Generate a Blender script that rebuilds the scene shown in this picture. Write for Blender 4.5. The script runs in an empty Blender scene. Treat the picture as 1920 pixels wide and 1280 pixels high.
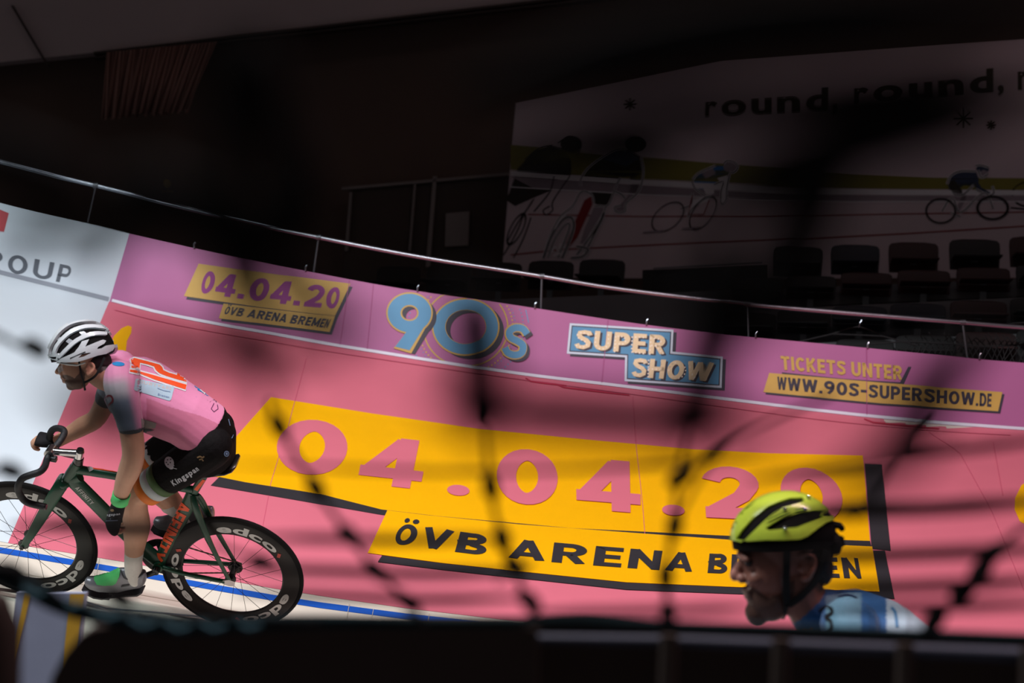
import bpy, bmesh, math, random
from mathutils import Vector, Matrix
from mathutils.bvhtree import BVHTree
from mathutils.geometry import tessellate_polygon
random.seed(7)
SC = bpy.context.scene
COL = SC.collection
V = Vector

# ------------------------------------------------------------------ camera
W, H, LENS = 1920.0, 1280.0, 50.0
F = W * LENS / 36.0
CAM = V((0, 0, 1.5))
PITCH, ROLL = math.radians(5.57), math.radians(3.0)
FW = V((0, math.cos(PITCH), math.sin(PITCH)))
R0 = V((1, 0, 0)); U0 = R0.cross(FW)
RT = R0 * math.cos(ROLL) + U0 * math.sin(ROLL)
UP = U0 * math.cos(ROLL) - R0 * math.sin(ROLL)
cd = bpy.data.cameras.new('camera'); cam = bpy.data.objects.new('camera', cd); COL.objects.link(cam)
cd.lens = LENS; cd.sensor_width = 36; cd.clip_start = 0.02; cd.clip_end = 200
mw = Matrix((RT, UP, -FW)).transposed().to_4x4(); mw.translation = CAM
cam.matrix_world = mw
cd.dof.use_dof = True; cd.dof.focus_distance = 6.9; cd.dof.aperture_fstop = 2.4
SC.camera = cam

# ------------------------------------------------------------------ world, lamps, exposure
SC.view_settings.view_transform = 'Standard'; SC.view_settings.look = 'None'
SC.view_settings.gamma = 1; SC.view_settings.use_curve_mapping = False
SC.view_settings.exposure = 0.0
wd = bpy.data.worlds.new('hall_dark'); SC.world = wd; wd.use_nodes = True
bg = wd.node_tree.nodes['Background']; bg.inputs[0].default_value = (0.95, 0.82, 0.78, 1); bg.inputs[1].default_value = 0.055

def area(name, loc, target, sx, sy, power, color, spread=180):
    l = bpy.data.lights.new(name, 'AREA'); l.shape = 'RECTANGLE'; l.size = sx; l.size_y = sy
    l.energy = power; l.color = color; l.spread = math.radians(spread)
    o = bpy.data.objects.new(name, l); COL.objects.link(o); o.location = loc
    o.rotation_euler = (V(target) - V(loc)).to_track_quat('-Z', 'Y').to_euler()
    return o
# the row of track lamps over the infield, on the added truss
area('track_lamp', (-4.2, 2.6, 7.8), (-3.2, 9.0, 1.6), 3.0, 0.06, 465, (0.90, 1.0, 1.03))
area('track_lamp', (-0.6, 2.6, 7.8), (-0.2, 9.0, 1.6), 3.0, 0.06, 390, (1.0, 0.87, 0.89))
area('track_lamp', (3.2, 2.6, 7.8), (3.2, 9.0, 1.6), 3.0, 0.06, 262, (1.0, 0.60, 0.66))
# added dim fill for the stands, without a fixture of its own
area('stand_fill', (3.0, 9.0, 9.2), (3.5, 17.0, 3.5), 3.0, 1.0, 13, (1.0, 0.92, 0.95))

# ------------------------------------------------------------------ helpers
def ray(px, py): return RT * ((px - W/2) / F) + UP * ((H/2 - py) / F) + FW
def at(px, py, D): return CAM + ray(px, py) * D
def proj(p):
    d = p - CAM; z = d.dot(FW)
    return (W/2 + F * d.dot(RT) / z, H/2 - F * d.dot(UP) / z, z)
def lin(c):
    c = c / 255.0
    return c / 12.92 if c <= 0.04045 else ((c + 0.055) / 1.055) ** 2.4
def rgb(r, g, b): return (lin(r), lin(g), lin(b), 1.0)
MATS = {}
def mat(name, col, rough=0.5, metal=0.0, var=0.08, scale=12.0, coat=0.0, bump=0.0, spec=0.5, emit=0.0, alpha=1.0, trans=0.0):
    if name in MATS: return MATS[name]
    m = bpy.data.materials.new(name); m.use_nodes = True
    nt = m.node_tree; b = nt.nodes['Principled BSDF']
    c = rgb(*col)
    b.inputs['Roughness'].default_value = rough; b.inputs['Metallic'].default_value = metal
    b.inputs['Specular IOR Level'].default_value = spec
    b.inputs['Coat Weight'].default_value = coat; b.inputs['Coat Roughness'].default_value = 0.08
    b.inputs['Transmission Weight'].default_value = trans; b.inputs['Alpha'].default_value = alpha
    tc = nt.nodes.new('ShaderNodeTexCoord'); nz = nt.nodes.new('ShaderNodeTexNoise')
    nz.inputs['Scale'].default_value = scale; nz.inputs['Detail'].default_value = 4
    nt.links.new(tc.outputs['Object'], nz.inputs['Vector'])
    mx = nt.nodes.new('ShaderNodeMix'); mx.data_type = 'RGBA'
    mx.inputs[6].default_value = tuple(x * (1 - var) for x in c[:3]) + (1,)
    mx.inputs[7].default_value = tuple(min(1, x * (1 + var)) for x in c[:3]) + (1,)
    nt.links.new(nz.outputs['Fac'], mx.inputs[0]); nt.links.new(mx.outputs[2], b.inputs['Base Color'])
    if bump:
        bp = nt.nodes.new('ShaderNodeBump'); bp.inputs['Strength'].default_value = bump; bp.inputs['Distance'].default_value = 0.01
        nt.links.new(nz.outputs['Fac'], bp.inputs['Height']); nt.links.new(bp.outputs['Normal'], b.inputs['Normal'])
    if emit:
        b.inputs['Emission Color'].default_value = c; b.inputs['Emission Strength'].default_value = emit
    MATS[name] = m
    return m
def mat_attr(name, rough=0.6, var=0.1, scale=60.0, bump=0.0, sheen=0.0, sss=0.0):
    m = bpy.data.materials.new(name); m.use_nodes = True
    nt = m.node_tree; b = nt.nodes['Principled BSDF']; b.inputs['Roughness'].default_value = rough
    b.inputs['Sheen Weight'].default_value = sheen
    at_ = nt.nodes.new('ShaderNodeAttribute'); at_.attribute_name = 'col'
    tc = nt.nodes.new('ShaderNodeTexCoord'); nz = nt.nodes.new('ShaderNodeTexNoise'); nz.inputs['Scale'].default_value = scale
    nz.inputs['Detail'].default_value = 5
    nt.links.new(tc.outputs['Object'], nz.inputs['Vector'])
    mr = nt.nodes.new('ShaderNodeMapRange'); mr.inputs[3].default_value = 1 - var; mr.inputs[4].default_value = 1 + var
    nt.links.new(nz.outputs['Fac'], mr.inputs[0])
    mx = nt.nodes.new('ShaderNodeVectorMath'); mx.operation = 'SCALE'
    nt.links.new(at_.outputs['Color'], mx.inputs[0]); nt.links.new(mr.outputs[0], mx.inputs[3])
    nt.links.new(mx.outputs[0], b.inputs['Base Color'])
    if bump:
        bp = nt.nodes.new('ShaderNodeBump'); bp.inputs['Strength'].default_value = bump; bp.inputs['Distance'].default_value = 0.004
        nt.links.new(nz.outputs['Fac'], bp.inputs['Height']); nt.links.new(bp.outputs['Normal'], b.inputs['Normal'])
    return m

ORG = {}
class MB:
    """collects vertices and faces (world coordinates) for ONE mesh"""
    def __init__(s): s.v, s.f, s.m = [], [], []
    def add(s, vs, fs, mi=0):
        k = len(s.v); s.v += [V(p) for p in vs]; s.f += [tuple(i + k for i in f) for f in fs]; s.m += [mi] * len(fs)
        return s
    def mesh(s, name, org, mats):
        me = bpy.data.meshes.new(name)
        me.from_pydata([p - org for p in s.v], [], s.f)
        for m in mats: me.materials.append(m)
        if len(mats) > 1: me.polygons.foreach_set('material_index', s.m)
        me.validate(); me.update()
        return me
    def build(s, name, mats, parent=None, smooth=True, org=None, label=None, bevel=0, recalc=False):
        if not isinstance(mats, (list, tuple)): mats = [mats]
        if parent is not None: org = ORG[parent.name]
        elif org is None: org = V((0, 0, 0))
        me = s.mesh(name, org, mats)
        if recalc:
            b = bmesh.new(); b.from_mesh(me); bmesh.ops.recalc_face_normals(b, faces=b.faces[:]); b.to_mesh(me); b.free()
        o = bpy.data.objects.new(name, me); COL.objects.link(o)
        if parent is not None: o.parent = parent
        else: o.location = org
        ORG[o.name] = org
        if smooth:
            me.polygons.foreach_set('use_smooth', [True] * len(me.polygons))
            try: me.set_sharp_from_angle(angle=math.radians(40))
            except Exception: pass
        if bevel:
            bv = o.modifiers.new('bevel', 'BEVEL'); bv.width = bevel; bv.segments = 2; bv.limit_method = 'ANGLE'
        if label: o['label'] = label
        return o
def thing(name, loc, label, cat, group=None):
    o = bpy.data.objects.new(name, None); COL.objects.link(o); o.location = loc; o.empty_display_size = 0.1
    ORG[o.name] = V(loc); return tag(o, label, cat, group)
def tag(o, label, cat, group=None):
    o['label'] = label; o['category'] = cat
    if group: o['group'] = group
    return o
def struct(o): o['kind'] = 'structure'; return o

def spline(pts, n=6, closed=False):
    pts = [V(p) for p in pts]; N = len(pts); out = []
    if N < 3: return pts
    rng = range(N if closed else N - 1)
    for i in rng:
        if closed: a, b, c, d = pts[i-1], pts[i], pts[(i+1) % N], pts[(i+2) % N]
        else: a, b, c, d = pts[max(i-1, 0)], pts[i], pts[i+1], pts[min(i+2, N-1)]
        for k in range(n):
            t = k / n
            out.append(0.5 * ((2*b) + (c-a)*t + (2*a-5*b+4*c-d)*t*t + (3*b-a-3*c+d)*t*t*t))
    if not closed: out.append(pts[-1])
    return out
def interp(pts, x):
    """piecewise smooth y(x) through (x,y) points"""
    n = len(pts)
    if x <= pts[0][0]:
        (x0, y0), (x1, y1) = pts[0], pts[1]; return y0 + (y1-y0)*(x-x0)/(x1-x0)
    if x >= pts[-1][0]:
        (x0, y0), (x1, y1) = pts[-2], pts[-1]; return y1 + (y1-y0)*(x-x1)/(x1-x0)
    for i in range(n-1):
        if pts[i][0] <= x <= pts[i+1][0]:
            x0, y0 = pts[i]; x1, y1 = pts[i+1]; h = x1-x0; t = (x-x0)/h
            def sl(j):
                if j == 0: return (pts[1][1]-pts[0][1])/(pts[1][0]-pts[0][0])
                if j == n-1: return (pts[-1][1]-pts[-2][1])/(pts[-1][0]-pts[-2][0])
                return (pts[j+1][1]-pts[j-1][1])/(pts[j+1][0]-pts[j-1][0])
            m0, m1 = sl(i)*h, sl(i+1)*h
            return (2*t**3-3*t*t+1)*y0+(t**3-2*t*t+t)*m0+(-2*t**3+3*t*t)*y1+(t**3-t*t)*m1
def tube(pts, r, n=10, closed=False, cap=True, flat=1.0, flatdir=None, ball=False):
    """swept tube; r a number or a list; flat scales the section along flatdir"""
    pts = [V(p) for p in pts]; N = len(pts)
    rs = [r] * N if isinstance(r, (int, float)) else list(r)
    if ball:
        t0 = (pts[0]-pts[1]).normalized(); t1 = (pts[-1]-pts[-2]).normalized()
        pre = [(pts[0] + t0*rs[0]*math.sin(a), rs[0]*math.cos(a)) for a in (1.5, 1.1, .7, .35)]
        post = [(pts[-1] + t1*rs[-1]*math.sin(a), rs[-1]*math.cos(a)) for a in (.35, .7, 1.1, 1.5)]
        pts = [p for p, _ in pre] + pts + [p for p, _ in post]
        rs = [q for _, q in pre] + rs + [q for _, q in post]; N = len(pts)
    vs, fs = [], []; nrm = None
    for i, p in enumerate(pts):
        if closed: t = pts[(i+1) % N] - pts[i-1]
        else: t = pts[min(i+1, N-1)] - pts[max(i-1, 0)]
        if t.length < 1e-9: t = V((0, 0, 1))
        t.normalize()
        if flatdir is not None:
            a = V(flatdir) - t * t.dot(V(flatdir)); a.normalize()
        else:
            if nrm is None: nrm = t.orthogonal()
            a = nrm - t * t.dot(nrm)
            if a.length < 1e-6: a = t.orthogonal()
            a.normalize(); nrm = a
        b = t.cross(a)
        for k in range(n):
            w = 2*math.pi*k/n
            vs.append(p + a*(math.cos(w)*rs[i]*flat) + b*(math.sin(w)*rs[i]))
    for i in range(N if closed else N-1):
        j = (i+1) % N
        for k in range(n):
            l = (k+1) % n
            fs.append((i*n+k, j*n+k, j*n+l, i*n+l)[::-1])
    if cap and not closed:
        fs.append(tuple(range(n))); fs.append(tuple((N-1)*n+k for k in range(n))[::-1])
    return vs, fs
def ball(c, ax, ay, az, nu=16, nv=10):
    """ellipsoid with semi-axis VECTORS ax, ay, az"""
    c = V(c); vs, fs = [], []
    for j in range(1, nv):
        th = math.pi*j/nv
        for i in range(nu):
            ph = 2*math.pi*i/nu
            vs.append(c + ax*(math.sin(th)*math.cos(ph)) + ay*(math.sin(th)*math.sin(ph)) + az*math.cos(th))
    t = len(vs); vs += [c + az, c - az]
    for j in range(nv-2):
        for i in range(nu):
            k = (i+1) % nu; fs.append((j*nu+i, (j+1)*nu+i, (j+1)*nu+k, j*nu+k))
    for i in range(nu):
        k = (i+1) % nu; fs.append((t, i, k)); fs.append((t+1, (nv-2)*nu+k, (nv-2)*nu+i))
    return vs, fs
def sph(c, r): return ball(c, V((r, 0, 0)), V((0, r, 0)), V((0, 0, r)))
def loft(rings, n=20, cap=True):
    """rings: (centre, vector a, vector b)"""
    vs, fs = [], []
    for c, a, b in rings:
        for k in range(n):
            w = 2*math.pi*k/n; vs.append(V(c) + a*math.cos(w) + b*math.sin(w))
    for i in range(len(rings)-1):
        for k in range(n):
            l = (k+1) % n; fs.append((i*n+k, i*n+l, (i+1)*n+l, (i+1)*n+k))
    if cap:
        fs.append(tuple(range(n))[::-1]); fs.append(tuple((len(rings)-1)*n+k for k in range(n)))
    return vs, fs
def prism(loop, d):
    """closed loop of 3-D points extruded by vector d"""
    n = len(loop); L = [V(p) for p in loop]
    tri = tessellate_polygon([L])
    vs = L + [p + d for p in L]
    fs = [tuple(t) for t in tri] + [tuple(i+n for i in t)[::-1] for t in tri]
    fs += [(i, i+n, (i+1) % n + n, (i+1) % n) for i in range(n)]
    return vs, fs
def box(c, ax, ay, az):
    c = V(c)
    vs = [c + ax*i + ay*j + az*k for i in (-1, 1) for j in (-1, 1) for k in (-1, 1)]
    return vs, [(0,1,3,2), (4,6,7,5), (0,4,5,1), (2,3,7,6), (0,2,6,4), (1,5,7,3)]

def remesh(mb, voxel, smooth=6, fac=0.5):
    me = mb.mesh('tmp', V((0, 0, 0)), [])
    b = bmesh.new(); b.from_mesh(me); bmesh.ops.recalc_face_normals(b, faces=b.faces[:]); b.to_mesh(me); b.free()
    o = bpy.data.objects.new('tmp', me); COL.objects.link(o)
    r = o.modifiers.new('r', 'REMESH'); r.mode = 'VOXEL'; r.voxel_size = voxel; r.use_smooth_shade = True
    if smooth:
        s = o.modifiers.new('s', 'SMOOTH'); s.iterations = smooth; s.factor = fac
    dg = bpy.context.evaluated_depsgraph_get(); dg.update()
    e = o.evaluated_get(dg).to_mesh()
    out = MB(); out.add([v.co.copy() for v in e.vertices], [tuple(p.vertices) for p in e.polygons])
    bpy.data.objects.remove(o); bpy.data.meshes.remove(me)
    return out
def paint(o, fn):
    """own colour of the thing, per point"""
    me = o.data; ca = me.color_attributes.new('col', 'FLOAT_COLOR', 'POINT'); org = ORG[o.name]
    buf = []
    for v in me.vertices: buf += list(fn(v.co + org))
    ca.data.foreach_set('color', buf)
def inpoly(x, y, poly):
    c = False; j = len(poly) - 1
    for i in range(len(poly)):
        xi, yi = poly[i]; xj, yj = poly[j]
        if (yi > y) != (yj > y) and x < (xj-xi)*(y-yi)/(yj-yi)+xi: c = not c
        j = i
    return c

# ---- printed and painted shapes: 2-D outlines laid on a surface
class Surf:
    def __init__(s, mb=None, obj=None):
        if obj is not None:
            org = ORG[obj.name]; s.t = BVHTree.FromPolygons([v.co + org for v in obj.data.vertices], [tuple(p.vertices) for p in obj.data.polygons])
        else: s.t = BVHTree.FromPolygons(mb.v, mb.f)
        s.last = 7.0
    def hit(s, px, py):
        d = ray(px, py).normalized()
        p, n, i, t = s.t.ray_cast(CAM, d)
        if p is None:
            p, n, i, t = s.t.find_nearest(CAM + d * s.last)
        else: s.last = t
        if n.dot(d) > 0: n = -n
        return p, n
class Plane:
    def __init__(s, p, n): s.p, s.n = V(p), V(n).normalized()
    def hit(s, px, py):
        d = ray(px, py); t = (s.p - CAM).dot(s.n) / d.dot(s.n)
        n = s.n if s.n.dot(d) < 0 else -s.n
        return CAM + d*t, n
def subdiv(vs, fs, L):
    vs = [tuple(v) for v in vs]
    for _ in range(9):
        mid = {}; out = []; ch = False
        def m(a, b):
            k = (min(a, b), max(a, b))
            if k not in mid:
                p, q = vs[a], vs[b]; mid[k] = None
                if math.hypot(p[0]-q[0], p[1]-q[1]) > L:
                    vs.append(((p[0]+q[0])/2, (p[1]+q[1])/2)); mid[k] = len(vs)-1
            return mid[k]
        for a, b, c in fs:
            x, y, z = m(a, b), m(b, c), m(c, a)
            if x is None and y is None and z is None: out.append((a, b, c)); continue
            ch = True
            while True:
                if x is not None and y is not None and z is not None: out += [(a,x,z), (x,b,y), (z,y,c), (x,y,z)]; break
                if x is not None and y is None and z is None: out += [(a,x,c), (x,b,c)]; break
                if x is not None and y is not None: out += [(x,b,y), (a,x,y), (a,y,c)]; break
                a, b, c, x, y, z = b, c, a, y, z, x
        fs = out
        if not ch: break
    return vs, fs
def fill(loops):
    flat = [p for l in loops for p in l]
    tri = tessellate_polygon([[V((p[0], p[1], 0)) for p in l] for l in loops])
    return [tuple(p[:2]) for p in flat], [tuple(t) for t in tri]
GLYPH = {}
def load_glyphs(chars, offs):
    obs = []
    for off in offs:
        for ch in chars:
            cu = bpy.data.curves.new('g', 'FONT'); cu.body = ch; cu.offset = off; cu.resolution_u = 5
            o = bpy.data.objects.new('g', cu); COL.objects.link(o); obs.append((off, ch, o, cu))
    dg = bpy.context.evaluated_depsgraph_get(); dg.update()
    for off, ch, o, cu in obs:
        me = o.evaluated_get(dg).to_mesh()
        vs = [(v.co.x, v.co.y) for v in me.vertices]; fs = []
        for p in me.polygons:
            q = list(p.vertices)
            for i in range(1, len(q)-1): fs.append((q[0], q[i], q[i+1]))
        GLYPH[(ch, off)] = (vs, fs)
        o.evaluated_get(dg).to_mesh_clear()
    for off, ch, o, cu in obs: bpy.data.objects.remove(o); bpy.data.curves.remove(cu)
ST = 0.21
def arc(cx, cy, rx, ry, a0, a1, n=14): return [(cx + rx*math.cos(math.radians(a0+(a1-a0)*i/n)), cy + ry*math.sin(math.radians(a0+(a1-a0)*i/n))) for i in range(n+1)]
def strokefont(ch, t=ST):
    """bold grotesque capitals and figures as pen strokes: (width, strokes)"""
    h = t/2; q = lambda w: (w - t) / 2
    def O(w): return arc(w/2, .5, q(w), .5-h, 90, 450, 30)
    Vv = lambda x: [(x, 0), (x, 1)]
    Hh = lambda y, a, b: [(a, y), (b, y)]
    if ch in 'OÖ0': 
        w = .74 if ch != '0' else .66
        return w, [O(w)] + ([arc(w/2-.17, 1.17, .055, .055, 0, 360, 8), arc(w/2+.17, 1.17, .055, .055, 0, 360, 8)] if ch == 'Ö' else [])
    if ch == 'I': return t, [Vv(h)]
    if ch == '.': return t, [Hh(h, 0, t)]
    if ch == '-': return .4, [Hh(.45, 0, .4)]
    if ch == 'E': return .54, [Vv(h), Hh(1-h, 0, .54), Hh(.5, 0, .5), Hh(h, 0, .54)]
    if ch == 'F': return .54, [Vv(h), Hh(1-h, 0, .54), Hh(.47, 0, .5)]
    if ch == 'H': return .68, [Vv(h), Vv(.68-h), Hh(.5, 0, .68)]
    if ch == 'T': return .62, [Vv(.31), Hh(1-h, 0, .62)]
    if ch == 'U': return .68, [[(h, 1)] + arc(.34, .36, .34-h, .36-h, 180, 360) + [(.68-h, 1)]]
    if ch == 'D': return .68, [Vv(h), [(0, 1-h), (.3, 1-h)] + arc(.3, .5, .38-h, .5-h, 90, -90) + [(0, h)]]
    if ch == 'P': return .64, [Vv(h), [(0, 1-h), (.34, 1-h)] + arc(.34, .67, .30-h, .33-h, 90, -90) + [(0, .34+h)]]
    if ch == 'R': return .66, [Vv(h), [(0, 1-h), (.34, 1-h)] + arc(.34, .69, .30-h, .31-h, 90, -90) + [(0, .38+h)], [(.33, .46), (.545, 0)]]
    if ch == 'B': return .65, [Vv(h), [(0, 1-h), (.34, 1-h)] + arc(.34, .75, .27-h, .25-h*.9, 90, -90) + [(0, .5+.0)], [(0, .5), (.36, .5)] + arc(.36, .26, .29-h, .26-h*.9, 90, -90) + [(0, h)]]
    if ch == 'K': return .68, [Vv(h), [(.15, .4), (.57, 1)], [(.27, .6), (.58, 0)]]
    if ch == 'N': return .70, [Vv(h), Vv(.7-h), [(h, .97), (.7-h, .03)]]
    if ch == 'M': return .88, [Vv(h), Vv(.88-h), [(h, .96), (.44, .14)], [(.88-h, .96), (.44, .14)]]
    if ch == 'V': return .76, [[(.10, 1), (.38, .03)], [(.66, 1), (.38, .03)]]
    if ch == 'A': return .76, [[(.10, 0), (.38, .97)], [(.66, 0), (.38, .97)], Hh(.27, .17, .59)]
    if ch == 'Y': return .72, [[(.10, 1), (.36, .45)], [(.62, 1), (.36, .45)], [(.36, .5), (.36, 0)]]
    if ch == 'W': return 1.06, [[(.10, 1), (.29, .04)], [(.53, .96), (.29, .04)], [(.53, .96), (.77, .04)], [(.96, 1), (.77, .04)]]
    if ch == 'C': return .66, [arc(.36, .5, .36-h, .5-h, 42, 318, 24)]
    if ch == 'G': return .70, [arc(.37, .5, .37-h, .5-h, 42, 335, 24), Hh(.45, .38, .70)]
    if ch == 'S': return .62, [[(.55, .74), (.5, .87), (.31, .895), (.13, .85), (.11, .72), (.2, .6), (.42, .48), (.51, .36), (.5, .2), (.33, .105), (.13, .13), (.06, .27)]]
    if ch == '2': return .64, [arc(.32, .68, .32-h, .32-h, 170, -25, 12) + [(.44, .43), (.16, .16), (.10, .1)], Hh(h, .03, .64)]
    if ch == '4': return .72, [Hh(.27, 0, .72), [(.50, 0), (.50, 1)], [(.12, .30), (.46, .93)]]
    if ch == '9': return .66, [arc(.33, .68, .33-h, .32-h, 0, 360, 24), [(.555, .68), (.54, .45), (.44, .25), (.26, .02)]]
    return .4, []
def pen(pts, t):
    n = len(pts); vs, fs = [], []
    shut = n > 4 and math.hypot(pts[0][0]-pts[-1][0], pts[0][1]-pts[-1][1]) < .02
    for i, p in enumerate(pts):
        a = pts[max(i-1, 0)]; b = pts[min(i+1, n-1)]
        if shut and i in (0, n-1): a, b = pts[-2], pts[1]
        dx, dy = b[0]-a[0], b[1]-a[1]; l = math.hypot(dx, dy) or 1
        vs += [(p[0]-dy/l*t/2, p[1]+dx/l*t/2), (p[0]+dy/l*t/2, p[1]-dx/l*t/2)]
    for i in range(n-1): fs += [(2*i, 2*i+2, 2*i+3), (2*i, 2*i+3, 2*i+1)]
    return vs, fs
def layout(txt, off=0.02, gap=0.11, space=0.3, t=ST, narrow=1.0, font=False):
    """one line of text normalised: x 0..1, y 0..1 (y of the cap height)"""
    x = 0; vs, fs = [], []
    for ch in txt:
        if ch == ' ': x += space; continue
        k = len(vs)
        if font:
            g, tr = GLYPH[(ch, off)]; x0 = min(p[0] for p in g); x1 = max(p[0] for p in g)
            vs += [((p[0]-x0)*narrow + x, p[1]) for p in g]; fs += [tuple(i+k for i in f) for f in tr]; x += (x1-x0)*narrow + gap
        else:
            w, st = strokefont(ch, t)
            for l in st:
                k = len(vs); a, b = pen(l, t if len(l) != 9 else .12)
                vs += [(p[0] + x, min(max(p[1], 0), 1.3)) for p in a]; fs += [tuple(i+k for i in f) for f in b]
            x += w + gap
    x -= gap
    cap, lo = (1, 0) if not font else (max(p[1] for p in GLYPH[('H', off)][0]), min(p[1] for p in GLYPH[('H', off)][0]))
    return [(p[0]/x, (p[1]-lo)/(cap-lo)) for p in vs], fs
def quadmap(bottom, top):
    """u,v -> pixel between two poly-curves of equal length"""
    n = len(bottom)
    fb = [spline([V((p[0], p[1], 0)) for p in l], 12) if n > 2 else [V((p[0], p[1], 0)) for p in l] for l in (bottom, top)]
    def at_(l, u):
        k = len(l)-1; s = u*k; i = max(0, min(k-1, int(math.floor(s)))); return l[i] + (l[i+1]-l[i])*(s-i)
    def fn(u, v):
        p = at_(fb[0], u)*(1-v) + at_(fb[1], u)*v
        return (p.x, p.y)
    return fn
class Paint:
    """prints shapes on a surface; each new layer lies a hair above the last"""
    def __init__(s, surf, step=0.0007, L=45, base=0.001): s.s, s.step, s.L, s.h, s.mb, s.mats = surf, step, L, base, MB(), []
    def mi(s, m):
        if m not in s.mats: s.mats.append(m)
        return s.mats.index(m)
    def shape(s, vs, fs, m, thick=0.0, L=None, inset=0.0, same=False):
        vs, fs = subdiv(vs, fs, L or s.L)
        P = [s.s.hit(*v) for v in vs]; i = s.mi(m); s.h += 0 if same else s.step
        lo = [p + n*(s.h - inset) for p, n in P]
        if not thick: s.mb.add(lo, fs, i)
        else:
            n = len(lo); hi = [p + q*(s.h + thick) for p, q in P]
            cnt = {}
            for f in fs:
                for a, b in ((f[0],f[1]), (f[1],f[2]), (f[2],f[0])):
                    k = (min(a,b), max(a,b)); cnt.setdefault(k, []).append((a, b))
            ff = [tuple(k+n for k in f) for f in fs] + [f[::-1] for f in fs]
            for k, e in cnt.items():
                if len(e) == 1: a, b = e[0]; ff.append((a, b, b+n, a+n))
            s.mb.add(lo + hi, ff, i)
        return s
    def poly(s, loop, m, holes=(), **k):
        vs, fs = fill([loop] + list(holes)); return s.shape(vs, fs, m, **k)
    def line(s, pts, w, m, closed=False, smooth=0, **k):
        if smooth: pts = [(p.x, p.y) for p in spline([V((q[0], q[1], 0)) for q in pts], smooth, closed)]
        n = len(pts); ws = w if isinstance(w, (list, tuple)) else [w]*n
        if len(ws) != n: ws = [interp([(i/(len(ws)-1), x) for i, x in enumerate(ws)], j/(n-1)) for j in range(n)]
        vs, fs = [], []
        for i, p in enumerate(pts):
            a = pts[i-1] if (closed or i > 0) else p; b = pts[(i+1) % n] if (closed or i < n-1) else p
            dx, dy = b[0]-a[0], b[1]-a[1]; l = math.hypot(dx, dy) or 1
            vs += [(p[0]-dy/l*ws[i]/2, p[1]+dx/l*ws[i]/2), (p[0]+dy/l*ws[i]/2, p[1]-dx/l*ws[i]/2)]
        for i in range(n if closed else n-1):
            j = (i+1) % n; fs += [(2*i, 2*j, 2*j+1), (2*i, 2*j+1, 2*i+1)]
        return s.shape(vs, fs, m, **k)
    def ell(s, cx, cy, rx, ry, m, rot=0, hole=0, n=40, **k):
        def lp(f): return [(cx + math.cos(a)*rx*f*math.cos(rot) - math.sin(a)*ry*f*math.sin(rot),
                            cy + math.cos(a)*rx*f*math.sin(rot) + math.sin(a)*ry*f*math.cos(rot)) for a in [2*math.pi*i/n for i in range(n)]]
        return s.poly(lp(1), m, [lp(hole)] if hole else (), **k)
    def text(s, txt, bottom, top, m, off=0.02, shift=(0, 0), L=None, **k):
        vs, fs = layout(txt, off, **k); q = quadmap(bottom, top)
        vs = [q(*p) for p in vs]; vs = [(p[0]+shift[0], p[1]+shift[1]) for p in vs]
        return s.shape(vs, fs, m, L=L)
    def glyph(s, ch, c, hw, hh, slope, lean, m, off=0.02):
        w_, st = strokefont(ch); g, t = [], []
        for l in st:
            k = len(g); a, b = pen(l, ST); g += a; t += [tuple(i+k for i in f) for f in b]
        x0, x1 = min(p[0] for p in g), max(p[0] for p in g); y0, y1 = min(p[1] for p in g), max(p[1] for p in g)
        vs = []
        for p in g:
            u = (p[0]-x0)/(x1-x0)*2-1; w = (p[1]-y0)/(y1-y0)*2-1
            vs.append((c[0] + u*hw + w*lean*hh, c[1] + u*hw*slope - w*hh))
        return s.shape(vs, t, m)
    def build(s, name, parent, label=None, smooth=False):
        return s.mb.build(name, s.mats, parent, smooth=smooth, label=label)
load_glyphs('HBKacdeginmoprsu,', (0.0, 0.035))
# ================================================================== the hall
def prow(pts, D): return [at(p[0], p[1], D) for p in pts]
M_floor = mat('infield_floor', (92, 96, 104), 0.55, scale=3)
M_dark = mat('dark_hall_wall', (112, 92, 84), 0.85, scale=1.2)
M_ceil = mat('hall_ceiling', (150, 140, 140), 0.9, scale=0.8)
M_step = mat('concrete_step', (120, 118, 122), 0.8, scale=5)
mb = MB(); mb.add([(-14, -3, 0), (14, -3, 0), (14, 24, 0), (-14, 24, 0)], [(0, 1, 2, 3)])
struct(mb.build('floor', M_floor, smooth=False))
# back wall, panelled front of the upper tier, ceiling
D_W = 21.0
mb = MB(); a, b = at(-900, 700, D_W), at(2900, 700, D_W)
a.z = 0; b.z = 0
mb.add([a, b, b + V((0, 0, 11)), a + V((0, 0, 11))], [(0, 1, 2, 3)])
wall_back = struct(mb.build('wall_back', M_dark, smooth=False))
mb = MB()
mb.add([(-14, -3, 10.4), (14, -3, 10.4), (14, 24, 10.4), (-14, 24, 10.4)], [(3, 2, 1, 0)])
struct(mb.build('ceiling', M_ceil, smooth=False))
# pale soffit at the upper left above the long dark beam
pts = [(-420, 160), (190, 97), (560, 55), (960, 14), (1500, -60), (1500, -500), (-420, -500)]
mb = MB(); mb.add(*prism(prow(pts, 20.4), FW * 0.25)); struct(mb.build('wall_upper', mat('pale_soffit', (205, 190, 192), 0.85, scale=0.7), smooth=False))
mb = MB()
for k, (dy, h) in enumerate(((0, 5), (9, 3))):
    p0, p1 = (175, 97 + dy), (1500, -58 + dy)
    L = [at(p0[0], p0[1], 20.2), at(p1[0], p1[1], 20.2), at(p1[0], p1[1] + h, 20.2), at(p0[0], p0[1] + h, 20.2)]
    mb.add(*prism(L, FW * 0.2))
struct(mb.build('trim_1', mat('dark_beam', (60, 48, 44), 0.6), smooth=False))
mb = MB(); mb.add(*prism(prow([(20, 10), (24, 10), (92, 125), (88, 125)], 20.3), FW * 0.05))
struct(mb.build('trim_2', MATS['dark_beam'], smooth=False))
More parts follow.
